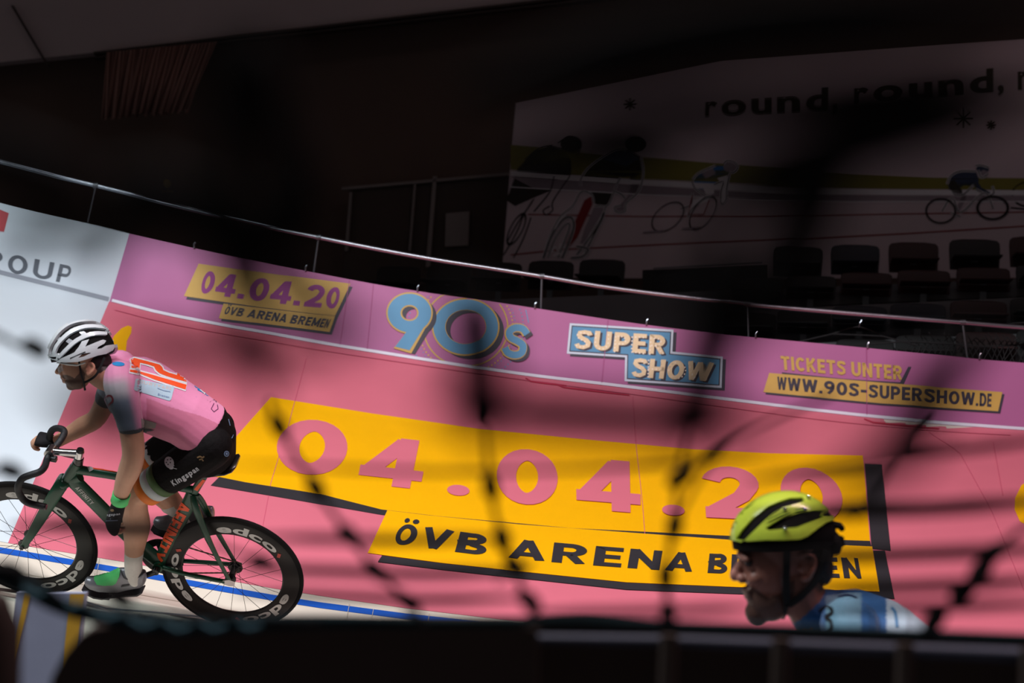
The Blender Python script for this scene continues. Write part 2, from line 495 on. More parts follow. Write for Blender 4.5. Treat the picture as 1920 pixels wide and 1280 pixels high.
# pleated curtain hanging from the beam
mb = MB(); top, bot = [], []
N = 110
for i in range(N + 1):
    u = i / N
    D = 20.14 + 0.06 * math.sin(i * 1.75) + 0.02 * math.sin(i * 0.7)
    bx = 190 + 165 * u + 6 * math.sin(i * .5); by = 222 - 14 * u + 4 * math.sin(i * 1.1)
    top.append(at(200 + 208 * u, 98 - 20 * u, D)); bot.append(at(bx, by, D))
mb.add(top + bot, [(i, i+1, N+2+i, N+1+i) for i in range(N)])
cur = mb.build('curtain', mat('dusty_pink_cloth', (175, 135, 125), 0.9, scale=6), org=at(290, 220, 20))
tag(cur, 'dusty pink pleated curtain hanging from the dark beam at upper left', 'curtain')
so = cur.modifiers.new('s', 'SOLIDIFY'); so.thickness = 0.01
# doorway with pale posts in the dark wall
dr = MB(); dr.add(*prism(prow([(655, 352), (958, 325), (948, 520), (640, 545)], 20.7), FW * 0.06))
door = struct(dr.build('door_1', mat('brown_door', (74, 60, 54), 0.6, scale=3), smooth=False))
fr = MB()
for q in ([(812, 330), (819, 330), (806, 500), (798, 500)], [(776, 345), (780, 345), (770, 470), (766, 470)], [(655, 360), (660, 360), (652, 470), (646, 470)],
          [(640, 356), (958, 328), (958, 323), (640, 351)], [(836, 400), (880, 396), (878, 460), (834, 462)]):
    fr.add(*prism(prow(q, 20.6), FW * 0.1))
fr.build('door_frame', mat('pale_post', (150, 140, 138), 0.5), door, smooth=False)
# small brass lamp on the dark wall
lp = thing('wall_lamp', at(313, 352, 20.8), 'small dull brass lamp on the dark wall above the railing', 'lamp')
mb = MB(); mb.add(*ball(at(313, 346, 20.75), RT*.055, UP*.07, FW*.05)); mb.build('lamp_globe', mat('amber_glass', (190, 170, 90), 0.2, spec=0.8), lp)
mb = MB(); mb.add(*tube([at(303, 361, 20.75), at(323, 360, 20.75)], .02, 10)); mb.add(*tube([at(313, 360, 20.75), at(313, 352, 20.8)], .015, 8)); mb.build('bracket', mat('brass', (150, 130, 70), 0.3, 1.0), lp)

# ================================================================== printed banner on the stand wall
BANP = at(965, 500, 18.6); BAND = at(2050, 500, 15.6) - BANP
bn_n = BAND.cross(V((0, 0, 1))).normalized()
PB = Plane(BANP, bn_n)
def onb(px, py): return PB.hit(px, py)[0]
M_bw = mat('banner_cloth', (205, 188, 196), 0.85, scale=2, var=0.04)
bl = [(967, 192), (1352, 113), (1672, 90), (2080, 62), (2080, 520), (1300, 522), (940, 520), (958, 300)]
mb = MB(); L = [onb(*p) for p in bl]; mb.add(*prism(L, -PB.hit(1200, 300)[1] * 0.02))
ban = mb.build('stand_banner', M_bw, org=onb(1400, 500), smooth=False)
tag(ban, 'large pale printed banner of drawn cyclists behind the stadium seats', 'banner')
BP = lambda L=60: Paint(PB, L=400, base=0.004)
M_olive = mat('print_olive', (128, 122, 50), 0.85); M_ink = mat('print_ink', (32, 26, 28), 0.85); M_red = mat('print_red', (140, 36, 40), 0.85)
M_pw = mat('print_white', (225, 222, 228), 0.85); M_gr = mat('print_grey', (150, 136, 146), 0.85); M_blue = mat('print_blue', (40, 120, 190), 0.85)
M_navy = mat('print_navy', (52, 62, 88), 0.85); M_blk = mat('print_charcoal', (48, 42, 38), 0.85)
p = BP(); p.poly([(958, 272), (1100, 286), (1250, 298), (1420, 313), (1600, 326), (1750, 333), (2080, 335), (2080, 356), (1900, 356), (1700, 354), (1500, 350), (1350, 342), (1200, 335), (958, 318)], M_olive)
p.poly([(958, 320), (1200, 337), (1350, 345), (1500, 352), (1700, 356), (2080, 358), (2080, 366), (1700, 366), (1500, 363), (1350, 356), (1200, 346), (958, 329)], M_pw)
p.poly([(958, 330), (1200, 347), (1350, 357), (1500, 364), (1700, 367), (2080, 367), (2080, 379), (1600, 377), (1300, 370), (1000, 352)], M_gr)
p.line([(958, 350), (1200, 364), (1400, 373), (1600, 378), (2080, 378)], 2, M_pw)
p.build('track_print', ban)
p = BP(); p.line([(990, 402), (1200, 406), (1450, 405), (1700, 401), (1900, 398), (2080, 394)], 2.2, M_red)
p.line([(958, 478), (1050, 468), (1250, 458), (1450, 450), (1700, 438), (1920, 424), (2080, 412)], 2.6, M_red); p.build('red_line', ban)
p = BP(); M_txt = mat('print_text_olive', (58, 52, 34), 0.85)
p.text('round,', [(1322, 219), (1440, 213), (1572, 207)], [(1324, 181), (1440, 172), (1572, 164)], M_txt, off=0.035, font=True)
p.text('round,', [(1602, 198), (1740, 185), (1882, 172)], [(1602, 154), (1740, 142), (1882, 126)], M_txt, off=0.035, font=True)
p.text('round,', [(1908, 170), (2040, 158), (2200, 146)], [(1908, 120), (2040, 108), (2200, 92)], M_txt, off=0.035, font=True)
for (x, y, r) in ((1182, 196, 12), (1806, 221, 18), (1858, 234, 9)):
    for k in range(4):
        a = math.pi*k/4; p.line([(x-r*math.cos(a), y-r*math.sin(a)), (x+r*math.cos(a), y+r*math.sin(a))], 3, M_txt)
p.build('lettering', ban)
def px3(o, s, pts): return [(o[0] + x/s, o[1] + y/s) for x, y in pts]
q = lambda pts: px3((920, 240), 3.692, pts)
def inked(p, l, w): p.line(l, w + 2.6, M_pw, smooth=4); p.line(l, w, M_ink, smooth=4)
# drawn rider in dark kit
p = BP()
p.poly(q([(625,360),(660,290),(760,210),(860,150),(960,150),(1040,200),(1055,300),(1040,380),(970,380),(965,330),(900,340),(870,400),(850,470),(820,530),(760,540),(715,520),(700,460),(640,440)]), M_blk)
p.poly(q([(770,210),(860,152),(960,155),(1030,210),(940,260)]), M_navy)
p.poly(q([(975,385),(1035,385),(1000,470),(940,530),(935,575),(880,580),(860,550),(900,530),(950,470)]), M_gr)
p.poly(q([(720,540),(800,545),(780,600),(720,700),(640,800),(620,800),(650,700)]), M_gr)
p.poly(q([(650,500),(700,470),(710,520),(600,760),(530,840),(520,800)]), M_red)
p.ell(*q([(1000, 110)])[0], 20, 15, M_ink)
for l in ([(625,400),(630,340),(700,250),(860,148),(940,148)], [(1040,200),(1058,300),(1030,430),(940,520),(935,575),(880,585),(858,550),(905,535)], [(715,520),(700,460),(630,440),(570,540),(480,620),(400,780),(370,900)],
          [(720,540),(760,540),(820,530),(880,380),(905,340)], [(800,545),(780,600),(700,730),(660,800),(600,830)], [(870,440),(910,460),(935,490)]):
    inked(p, q(l), 1.8)
for l, w in (([(370,900),(420,760),(500,640),(560,620),(580,680),(550,780),(500,900)], 3.2), ([(400,900),(450,770),(520,670),(550,690),(470,900)], 2.2), ([(640,900),(700,780),(780,620),(785,590),(740,690),(600,880)], 2.6), ([(600,820),(680,840),(640,890),(560,900)], 3)):
    inked(p, q(l), w)
for l in ([(430,860),(450,820),(470,850),(490,800)], [(440,890),(470,870),(500,880)], [(450,700),(500,620),(560,580)]): p.line(q(l), 2.4, M_pw, smooth=3)
p.build('printed_rider', ban)
# drawn rider in blue and white
p = BP()
p.poly(q([(1400,360),(1430,320),(1560,260),(1620,265),(1660,330),(1640,400),(1600,370),(1550,400),(1550,450),(1490,460),(1440,420)]), M_blue)
p.poly(q([(1460,310),(1540,280),(1560,320),(1490,350)]), M_gr); p.poly(q([(1570,350),(1640,330),(1655,380),(1620,400)]), M_pw)
p.poly(q([(1470,410),(1550,425),(1550,455),(1495,462)]), M_pw)
p.poly(q([(1600,380),(1645,400),(1635,480),(1630,520),(1595,520)]), M_pw); p.poly(q([(1400,500),(1490,470),(1540,460),(1500,510),(1390,550),(1380,600),(1350,600)]), M_pw)
p.ell(*q([(1662, 270)])[0], 13, 11, M_gr)
for l in ([(1615,250),(1640,228),(1690,240),(1715,275),(1690,310),(1655,310)], [(1400,360),(1440,315),(1560,262)], [(1660,320),(1640,420),(1635,500),(1600,525),(1600,440),(1615,375),(1550,395)],
          [(1395,370),(1420,420),(1490,470)], [(1400,450),(1390,530),(1320,560)], [(1490,480),(1400,560),(1370,620)]): inked(p, q(l), 1.8)
p.ell(*q([(1230, 615)])[0], 36, 22, M_ink, rot=-0.7, hole=.93); p.ell(*q([(1475, 590)])[0], 37, 19, M_ink, rot=-0.95, hole=.92)
p.line(q([(1400,470),(1370,600),(1480,600),(1520,500)]), 2, M_red); p.line(q([(1060,725),(1200,712)]), 3, M_gr); p.line(q([(1330,700),(1470,688)]), 3, M_gr)
p.build('printed_rider', ban)
# dark drawn rider at the banner edge
p = BP()
p.poly(q([(190,280),(300,170),(420,125),(520,150),(555,220),(550,320),(480,330),(440,420),(300,480),(170,540),(110,500)]), M_blk)
p.ell(*q([(560, 115)])[0], 20, 15, M_blk); p.line(q([(470,110),(540,62),(600,80),(628,130),(600,180)]), 2, M_ink, smooth=4)
for l in ([(240,220),(340,145),(430,125)], [(550,220),(550,320),(500,400),(430,510),(430,570),(385,600),(365,570),(410,540)], [(300,490),(230,600),(200,680),(150,780),(90,880)], [(280,620),(230,760),(160,900)], [(120,780),(200,640),(290,510)], [(440,330),(410,440),(300,580)]):
    p.line(q(l), 2.2, M_ink, smooth=4)
p.ell(*q([(180, 700)])[0], 34, 12, M_ink, rot=-1.1, hole=.85); p.build('printed_rider', ban)
# small drawn rider at the right
q = lambda pts: px3((1420, 280), 3.2, pts)
p = BP()
p.poly(q([(1140,190),(1190,140),(1310,130),(1330,180),(1320,230),(1240,215),(1190,260),(1150,240)]), M_navy); p.poly(q([(1140,200),(1180,180),(1230,250),(1230,270),(1180,275)]), M_blk)
p.poly(q([(1230,270),(1260,280),(1215,370),(1190,370)]), M_gr); p.poly(q([(1320,190),(1345,230),(1400,260),(1380,275),(1310,240)]), M_navy)
p.ell(*q([(1352, 118)])[0], 12, 8, M_navy); p.ell(*q([(1360, 150)])[0], 8, 8, M_gr)
for l in ([(1140,210),(1160,160),(1220,130),(1310,132)], [(1180,270),(1230,275),(1300,215)], [(1310,240),(1390,275),(1420,260),(1410,220)], [(1110,370),(1170,290),(1220,380),(1330,280),(1380,270),(1415,355)], [(1160,380),(1220,405)], [(1325,125),(1345,170),(1385,150)], [(1310,100),(1340,95),(1390,110)]):
    inked(p, q(l), 2)
p.ell(*q([(1102, 370)])[0], 29, 24, M_ink, hole=.88); p.ell(*q([(1413, 352)])[0], 31, 23, M_ink, hole=.84)
p.build('printed_rider', ban)
p = BP(); p.ell(*q([(1620, 270)])[0], 30, 24, M_ink, hole=.86); p.line(q([(1520, 350), (1620, 360)]), 3, M_ink); p.build('printed_wheel', ban)

# ================================================================== the banked track

A_CURVE = [(-700, 985), (-300, 1052), (56, 1111.6), (432, 1174), (860, 1231), (1400, 1277), (1920, 1307), (2600, 1330)]
BOT = [(-700, 322), (-300, 437), (0, 515), (205, 566), (320, 595), (637, 652), (960, 703), (1130, 724), (1620, 783), (1920, 808), (2600, 852)]
B_CURVE = [(x, y - 3) for x, y in BOT]
D_A, D_B = 6.778, 11.0
def track_pt(px, t):
    a = at(px, interp(A_CURVE, px), D_A); b = at(px, interp(B_CURVE, px), D_B + .03)
    return a + (b - a) * t
xs = [-700 + 33 * i for i in range(101)]; ts = [-0.42 + 0.071 * j for j in range(21)]
mb = MB(); nx, nt_ = len(xs), len(ts)
g = [track_pt(x, t) for x in xs for t in ts]
mb.add(g, [(i*nt_+j, (i+1)*nt_+j, (i+1)*nt_+j+1, i*nt_+j+1) for i in range(nx-1) for j in range(nt_-1)])
M_cream = mat('track_cream', (226, 222, 206), 0.5, scale=2.5, var=0.05)
track = struct(mb.build('track', M_cream))
TS = Surf(mb)
mb2 = MB(); e = [g[i*nt_] for i in range(nx)]; f_ = [V((p.x, p.y, 0)) for p in e]
mb2.add(e + f_, [(i, i+1, nx+i+1, nx+i) for i in range(nx-1)])
mb2.build('track_kerb', mat('kerb_boards', (70, 74, 82), 0.6), track, smooth=False)
M_pink = mat('track_pink', (218, 118, 136), 0.62, scale=3, var=0.05, spec=0.2); M_white = mat('track_white', (216, 233, 241), 0.55, scale=2, var=0.04)
M_bl = mat('track_blue', (24, 92, 196), 0.5); M_yel = mat('track_yellow', (246, 186, 0), 0.65, var=0.05, scale=4, spec=.15); M_tblk = mat('track_black', (46, 46, 50), 0.6)
M_seam = mat('seam_grime', (206, 96, 122), 0.8)
TP = lambda base=0.001, L=60: Paint(TS, step=0.0008, L=L, base=base)
PB_ = [(15, 1018), (230, 1053), (505, 1102), (600, 1117), (760, 1140), (960, 1164), (1400, 1206), (1920, 1236), (2500, 1250)]
p = TP()
lt = [(x, interp(B_CURVE, x) + 1) for x in (205, 320, 480, 637, 800, 960, 1130, 1380, 1620, 1920, 2200, 2500)]
p.poly([(15, 1018)] + lt + PB_[::-1][:-1], M_pink)
p.build('pink_field', track)
p = TP(); lw = [(x, interp(B_CURVE, x) + 1) for x in (-640, -300, -100, 0, 100, 205)]
p.poly(lw + [(15, 1018), (0, 1015), (-300, 963), (-640, 895)], M_white); p.build('white_field', track)
p = TP(); bt = [(-640, 908), (-300, 976), (0, 1026), (137, 1049), (213, 1062), (280, 1074), (505, 1114), (600, 1129), (760, 1150), (960, 1172), (1400, 1214), (1920, 1245), (2500, 1262)]
p.poly(bt + [(x, y + 11) for x, y in bt[::-1]], M_bl); p.build('blue_line', track)
# thin grey dragging edge of the lowest boards, seen through the gap
p = TP(); p.line([(60, 1118), (160, 1128), (200, 1141), (280, 1147), (420, 1160)], 3, mat('edge_grey', (120, 124, 128), 0.7)); p.build('edge_line', track)
p = TP(); p.line([(-640, 945), (0, 1068), (280, 1118), (600, 1172)], .9, mat('plank_seam', (196, 190, 172), 0.7)); 
for x, y in ((187, 1046), (178, 1075), (700, 1143), (655, 1133), (805, 1152)): p.line([(x, y), (x - 6, y + 32)], 1.0, MATS['plank_seam'])
p.build('plank_joint', track)
# painted date field
p = TP(0.003)
p.poly([(508, 745), (700, 776), (899, 804), (1100, 824), (1297, 842), (1440, 850), (1618, 855), (1631, 1015), (1379, 1006), (1072, 991), (817, 968), (715, 956), (600, 927), (460, 905), (380, 890)], M_yel)
p.poly([(411, 895), (460, 905), (600, 927), (715, 956), (817, 968), (1072, 991), (1379, 1006), (1631, 1015), (1634, 1027), (1379, 1016), (1072, 1001), (817, 977), (715, 966), (600, 946), (430, 917), (395, 911)], M_tblk)
p.poly([(1621, 870), (1653, 871), (1670, 1034), (1634, 1030)], M_tblk)
p.build('painted_date_field', track)
p = TP(0.006)
for ch, c, hw, hh, m_, l_ in (('0', (585, 840), 65, 51, .12, .2), ('4', (737, 868), 59, 45, .11, .2), ('.', (859, 921), 21, 10, .09, 0), ('0', (988, 896), 57, 52, .09, .04),
                              ('4', (1140, 912), 60, 48, .08, -.02), ('.', (1262, 959), 21, 10, .06, 0), ('2', (1370, 926), 53, 49, .05, -.06), ('0', (1521, 930), 57, 50, .05, -.18)):
    if ch == '.': p.ell(c[0], c[1], hw, hh, M_pink, rot=.08)
    else: p.glyph(ch, c, hw, hh, m_, l_, M_pink, off=0.035)
p.build('painted_date', track)
p = TP(0.005)
p.poly([(726, 958), (800, 967), (970, 984), (1172, 999), (1379, 1014), (1635, 1026), (1649, 1110), (1384, 1102), (1175, 1093), (970, 1072), (830, 1057), (689, 1038)], M_yel)
p.poly([(716, 1043), (830, 1058), (970, 1073), (1175, 1094), (1384, 1103), (1649, 1111), (1637, 1034), (1659, 1034), (1677, 1124), (1384, 1115), (1175, 1107), (970, 1085), (830, 1070), (708, 1055)], M_tblk)
p.build('painted_venue_field', track)
p = TP(0.008)
p.text('ÖVB ARENA BREMEN', [(735, 1021), (960, 1049), (1238, 1071), (1420, 1080), (1615, 1087)], [(752, 983), (966, 1012), (1244, 1035), (1420, 1043), (1608, 1048)], M_tblk, off=0.035, gap=0.13, space=0.36, t=.2)
p.build('painted_venue', track)
p = TP(0.003); p.poly([(247, 614), (240, 611), (228, 616), (214, 630), (200, 660), (225, 668), (236, 660), (238, 640), (246, 625)], M_yel); p.build('painted_curl', track)
p = TP(0.003); p.poly([(1940, 895), (1915, 910), (1903, 935), (1902, 955), (1912, 978), (1940, 995)], M_yel); p.build('painted_dot', track)
p = TP(0.0035)
for l in ([(574, 672), (540, 800), (508, 905), (490, 1000)], [(1186, 745), (1193, 840), (1205, 950), (1216, 1100)], [(1740, 810), (1800, 850), (1860, 960), (1925, 1120)], [(1862, 830), (1880, 930)]): p.line(l, 1.1, M_seam, L=40)
p.line([(x, interp(B_CURVE, x) + 14 + 3*math.sin(x/200)) for x in range(215, 1920, 60)], 1.1, M_seam); p.build('track_joint', track)
# raised slats under the boards
p = TP(0.004)
for x0, x1, dy in ((985, 1062, 9), (1040, 1180, 13), (1620, 1760, 9)):
    n = 8; t_ = [(x0 + (x1-x0)*i/n, interp(B_CURVE, x0 + (x1-x0)*i/n) + dy + 3 - 5*(0 if i else 1)) for i in range(n+1)]
    p.line(t_, [1, 2.4, 1], mat('red_slat', (186, 52, 80), 0.6), thick=0.006)
p.build('edge_slat', track)

# ================================================================== boards and railing along the top of the track
TOP = [(-700, 160), (-300, 294), (0, 380), (242, 437), (367, 465), (583, 510), (760, 542), (960, 571), (1260, 615), (1625, 652), (1920, 680), (2600, 726)]
def brd(px, v, d=0.0):
    y0, y1 = interp(BOT, px), interp(TOP, px)
    k = 1 if px > 420 else max(0, 1)
    lean = 37 * max(0.0, 1 - abs(px - 220) / 900.0) - 6
    b_, t_ = at(px - 0.0, y0, D_B + d), at(px + lean * .0, y1, D_B + 0.12 + d)
    return b_ + (t_ - b_) * v
def board(x0b, x1b, x0t, x1t, name, m, lab):
    n = 40; mb = MB(); fr_, bk = [], []
    for i in range(n + 1):
        u = i / n
        b_ = at(x0b + (x1b-x0b)*u, interp(BOT, x0b + (x1b-x0b)*u), D_B); t_ = at(x0t + (x1t-x0t)*u, interp(TOP, x0t + (x1t-x0t)*u), D_B + .12)
        fr_ += [b_, t_]; bk += [b_ + FW*.03, t_ + FW*.03]
    N = len(fr_); mb.add(fr_ + bk, [(2*i, 2*i+2, 2*i+3, 2*i+1) for i in range(n)] + [(N+2*i+1, N+2*i+3, N+2*i+2, N+2*i) for i in range(n)] + [(2*i+1, 2*i+3, N+2*i+3, N+2*i+1) for i in range(n)] + [(2*i+2, 2*i, N+2*i, N+2*i+2) for i in range(n)] + [(0, 1, N+1, N), (2*n+1, 2*n, N+2*n, N+2*n+1)])
    o = mb.build(name, m, org=at((x0b+x1b)/2, interp(BOT, (x0b+x1b)/2), D_B), smooth=False)
    tag(o, lab, 'advertising board', 'boards along the top of the track'); return o, Surf(mb)
M_lav = mat('board_lavender', (170, 104, 152), 0.5, scale=3, var=0.04, spec=0.3); M_bwh = mat('board_white', (196, 212, 222), 0.5, scale=2, var=0.04)
bw, SW = board(-640, 205, -640, 242, 'advertising_board', M_bwh, 'white board with grey capital letters at the left end above the track')
bv, SV = board(205, 2500, 242, 2500, 'advertising_board', M_lav, 'long lavender board with big blue 90s numerals above the pink track')
p = Paint(SW, L=60); p.text('GROUP', [(-67, 493), (30, 513), (127, 532)], [(-58, 458), (35, 478), (136, 499)], mat('board_grey', (74, 84, 96), 0.5), gap=.2, t=.17); p.build('lettering', bw)
p = Paint(SW); p.poly([(-60, 365), (-12, 388), (17, 400), (8, 435), (-60, 425)], mat('board_red', (176, 44, 56), 0.5)); p.build('red_emblem', bw)
p = Paint(SW); p.line([(x, interp(BOT, x) - 5) for x in range(-600, 206, 67)], 8, mat('edge_strip_grey', (128, 138, 150), 0.5), thick=.003); p.build('edge_strip', bw)
p = Paint(SV); p.line([(x, interp(BOT, x) - 4.5) for x in [210] + list(range(246, 2490, 40))], 5.5, mat('edge_strip_white', (214, 226, 238), 0.45), thick=.003); p.build('edge_strip', bv)
M_byl = mat('board_yellow', (192, 164, 78), 0.55); M_bdk = mat('board_slate', (44, 48, 62), 0.55); M_pur = mat('board_purple', (136, 42, 128), 0.55); M_sky = mat('board_blue', (72, 146, 186), 0.5); M_crm = mat('board_cream', (226, 212, 168), 0.5); M_pal = mat('board_pale', (196, 218, 232), 0.5)
VP = lambda base=0.001: Paint(SV, step=0.0008, L=60, base=base)
p = VP()
def sh(l, dx, dy): return [(x+dx, y+dy) for x, y in l]
d1 = [(373, 494), (515, 514), (657, 532), (628, 592), (485, 575), (345, 555)]; d2 = [(420, 569), (628, 593), (618, 622), (411, 597)]
p.poly(sh(d1, 4, 6), M_bdk); p.poly(sh(d2, 4, 5), M_bdk); p.poly(d1, M_byl); p.poly(d2, M_byl)
p.text('04.04.20', [(374, 549), (500, 566), (631, 580)], [(386, 507), (512, 524), (640, 540)], M_pur, off=0.035)
p.text('ÖVB ARENA BREMEN', [(420, 589), (520, 603), (614, 615)], [(427, 574), (527, 587), (621, 599)], M_bdk, off=0.035)
p.build('date_print', bv)
p = VP()
def ringdots(cx, cy, rx, ry, n, r, m, a0=0, a1=360, skip=None):
    for i in range(n):
        a = math.radians(a0 + (a1-a0)*i/n); x, y = cx + rx*math.cos(a), cy + ry*math.sin(a)
        if interp(TOP, x) + 4 < y < interp(BOT, x) - 7: p.ell(x, y, r, r, m, n=10, same=True)
M_lp = mat('board_lavender_deep', (160, 66, 130), 0.5)
p.ell(873, 614, 80, 74, M_byl, hole=.965, n=60)
ringdots(873, 614, 88, 84, 76, 1.7, M_byl); ringdots(873, 614, 93, 89, 80, 1.1, M_sky); ringdots(873, 614, 108, 101, 92, 1.3, M_sky)
p.line([(985, 572), (991, 605)], 1.6, M_sky)
# 0
p.ell(883, 620, 61, 53, M_bdk, hole=.62, n=60); p.ell(873, 613, 63, 54, M_byl, hole=.58, n=60); p.ell(873, 613, 60, 51, M_sky, hole=.63, n=60)
# 9
def nine(dx, dy, m, e=0):
    p.ell(768 + dx, 587 + dy, 41 + e, 36 + e, m, hole=(17 - e) / (41 + e), n=50)
    p.poly(sh([(806 + e, 596), (808 + e, 584), (790, 590), (770, 612), (741 - e, 650 + e), (768 + e, 657 + 2*e)], dx, dy), m)
nine(10, 7, M_bdk); nine(0, 0, M_byl, 3); nine(0, 0, M_sky, 0)
# s
def ess(dx, dy, m, w): p.line(sh([(988, 627), (980, 617), (966, 615), (955, 622), (957, 633), (970, 640), (980, 648), (978, 661), (966, 666), (952, 662), (946, 652)], dx, dy), w, m, smooth=5)
ess(5, 5, M_bdk, 15); ess(-1, 0, M_byl, 17); ess(0, 0, M_sky, 13)
p.build('numeral_print', bv)
p = VP(0.002)
sg = [(1071, 609), (1260, 621), (1258, 662), (1351, 671), (1349, 724), (1174, 712), (1175, 667), (1066, 660)]
cx, cy = 1212, 666
def grow(l, k):
    c = []
    n = len(l)
    for i in range(n):
        (x0, y0), (x1, y1), (x2, y2) = l[i-1], l[i], l[(i+1) % n]
        a = V((x1-x0, y1-y0)).normalized(); b = V((x2-x1, y2-y1)).normalized()
        n1, n2 = V((a.y, -a.x)), V((b.y, -b.x)); d = (n1 + n2); d = d / max(.4, d.dot(n1)); c.append((x1 + d.x*k, y1 + d.y*k))
    return c
p.poly(sh(grow(sg, 3), 6, 5), M_bdk); p.poly(grow(sg, 3), M_pal); p.poly(grow(sg, -1), M_bdk); p.poly(grow(sg, -3), M_sky)
for dx, dy, m in ((4, 3, M_bdk), (0, 0, M_crm)):
    p.text('SUPER', [(1077, 654), (1247, 665)], [(1082, 618), (1249, 629)], m, off=0.035, shift=(dx, dy))
    p.text('SHOW', [(1185, 707), (1329, 716)], [(1187, 671), (1338, 680)], m, off=0.035, shift=(dx, dy))
# bulbs along the letters
M_bulb = mat('board_bulb', (244, 240, 222), 0.5)
def dots(pts, n):
    P = [V((a, b, 0)) for a, b in pts]; d = [0]
    for i in range(1, len(P)): d.append(d[-1] + (P[i]-P[i-1]).length)
    for k in range(n):
        s_ = d[-1]*k/(n-1)
        for i in range(1, len(P)):
            if d[i] >= s_ - 1e-6:
                c = P[i-1].lerp(P[i], (s_-d[i-1])/max(1e-6, d[i]-d[i-1])); p.ell(c.x, c.y, 1.5, 1.5, M_bulb, n=8, same=True); break
S_ = lambda x, y: [(x+24, y-28), (x+13, y-32), (x+4, y-27), (x+7, y-20), (x+18, y-15), (x+22, y-8), (x+13, y-3), (x+3, y-7)]
dots(S_(1078, 655), 11); dots([(1117, 626), (1116, 647), (1125, 655), (1134, 654), (1140, 646), (1141, 628)], 10); dots([(1152, 659), (1154, 630), (1170, 632), (1173, 640), (1168, 645), (1154, 645)], 12)
dots([(1206, 633), (1185, 632), (1184, 660), (1206, 663)], 11); dots([(1218, 664), (1220, 634), (1236, 636), (1240, 642), (1235, 648), (1222, 648)], 11); dots([(1230, 650), (1243, 663)], 4)
dots(S_(1187, 708), 11); dots([(1216, 676), (1215, 707)], 6); dots([(1216, 692), (1238, 693)], 4); dots([(1240, 677), (1239, 708)], 6)
dots([(1270 + 16*math.cos(a/8*math.pi), 695 + 15*math.sin(a/8*math.pi)) for a in range(16)], 14); dots([(1292, 682), (1302, 712), (1313, 688), (1322, 713), (1333, 684)], 17)
p.build('blue_sign_print', bv)
p = VP(0.003)
p.poly([(1466, 698), (1580, 710), (1688, 717), (1703, 688), (1709, 688), (1694, 722), (1466, 704)], M_bdk)
u1 = [(1442, 699), (1660, 718), (1879, 735), (1871, 771), (1650, 756), (1431, 735)]
p.poly(sh(u1, 4, 4), M_bdk); p.poly(u1, M_byl)
p.text('TICKETS UNTER', [(1465, 693), (1692, 713)], [(1463, 667), (1691, 686)], M_byl, off=0.035)
p.text('WWW.90S-SUPERSHOW.DE', [(1457, 731), (1660, 748), (1858, 763)], [(1457, 706), (1660, 723), (1859, 738)], M_bdk, off=0.035)
p.build('tickets_print', bv)
p = VP(0.005)
for xb, xt in ((637, 655), (688, 700), (1128, 1140), (1625, 1624)): p.line([(xb, interp(BOT, xb) - 6), (xt, interp(TOP, xt) + 1)], 1.0, M_lp)
p.build('plank_seam', bv)
# bolts on the upper edge of the boards
M_steel = mat('steel', (168, 174, 184), 0.32, 1.0, scale=30); M_zinc = mat('zinc', (120, 124, 130), 0.45, 0.9, scale=30)
for o, l in ((bv, (365, 573, 783, 1003, 1212, 1416, 1626, 1835)),):
    for x in l:
        c = at(x, interp(TOP, x), D_B + .12); mb = MB()
        mb.add(*tube([c + UP*.0 - FW*.01, c + UP*.03 - FW*.015, c + UP*.045 + RT*.012 - FW*.01], .008, 8)); mb.build('bolt', M_steel, o)
# handrail
RAIL = [(-600, 90), (-200, 245), (117, 333), (180, 348), (400, 402), (597, 445), (800, 484), (1016, 518), (1147, 540), (1400, 570), (1805, 605), (1920, 614), (2500, 654)]
rl = thing('handrail', at(1016, 580, D_B + .2), 'long round steel handrail on thin posts above the advertising boards', 'railing')
mb = MB(); mb.add(*tube([at(x, interp(RAIL, x), D_B + .17) for x in range(-560, 2460, 40)], .019, 12)); mb.build('top_rail', M_steel, rl)
for (xt, xb) in ((-230, -262), (180, 163), (597, 587), (1016, 1014), (1401, 1403), (1805, 1814), (2230, 2250)):
    mb = MB(); a_ = at(xt, interp(RAIL, xt), D_B + .17); b_ = at(xb, interp(TOP, xb) + 6, D_B + .17); mb.add(*tube([a_, b_], .0085, 8))
    mb.add(*tube([a_ - RT*.02 + UP*.0, a_ + RT*.02], .024, 12)); mb.build('post', M_zinc, rl)

# ================================================================== stands
M_sk = mat('seat_black', (24, 22, 24), 0.6, scale=4); M_sb = mat('seat_blue', (27, 30, 42), 0.6, scale=4); M_sr = mat('seat_red', (52, 20, 21), 0.6, scale=4)
def rowD(px): return 15.4 - (px - 700) / 1300 * 1.4
def make_seat(m):
    c = V((0, 0, 0)); root = thing('stadium_seat', c, 'seat', 'seat'); mb = MB()
    # shell back with rounded upper corners
    lo = [(-.235, -.15), (.235, -.15), (.245, .2), (.24, .3), (.215, .345), (.12, .372), (0, .38), (-.12, .372), (-.215, .345), (-.24, .3), (-.245, .2)]
    mb.add(*prism([V((x, .05 * (1 - abs(x) / .25) + .04 + z*.12, z + .42)) for x, z in lo], V((0, .025, 0)))); mb.build('backrest', m, root, bevel=.006)
    mb = MB(); mb.add(*box((0, -.17, .42), V((.225, 0, 0)), V((0, .2, .015)), V((0, 0, .018)))); mb.build('seat_pan', m, root, bevel=.012)
    mb = MB(); mb.add(*box((0, .06, .21), V((.03, 0, 0)), V((0, .02, 0)), V((0, 0, .21)))); mb.build('pedestal', M_zinc, root, smooth=False)
    return root
PROT = {k: make_seat(m) for k, m in (('black', M_sk), ('blue', M_sb), ('red', M_sr))}
used = set()
def copy_tree(o, parent=None):
    c = o.copy(); COL.objects.link(c); c.parent = parent
    for ch in o.children: copy_tree(ch, c)
    return c
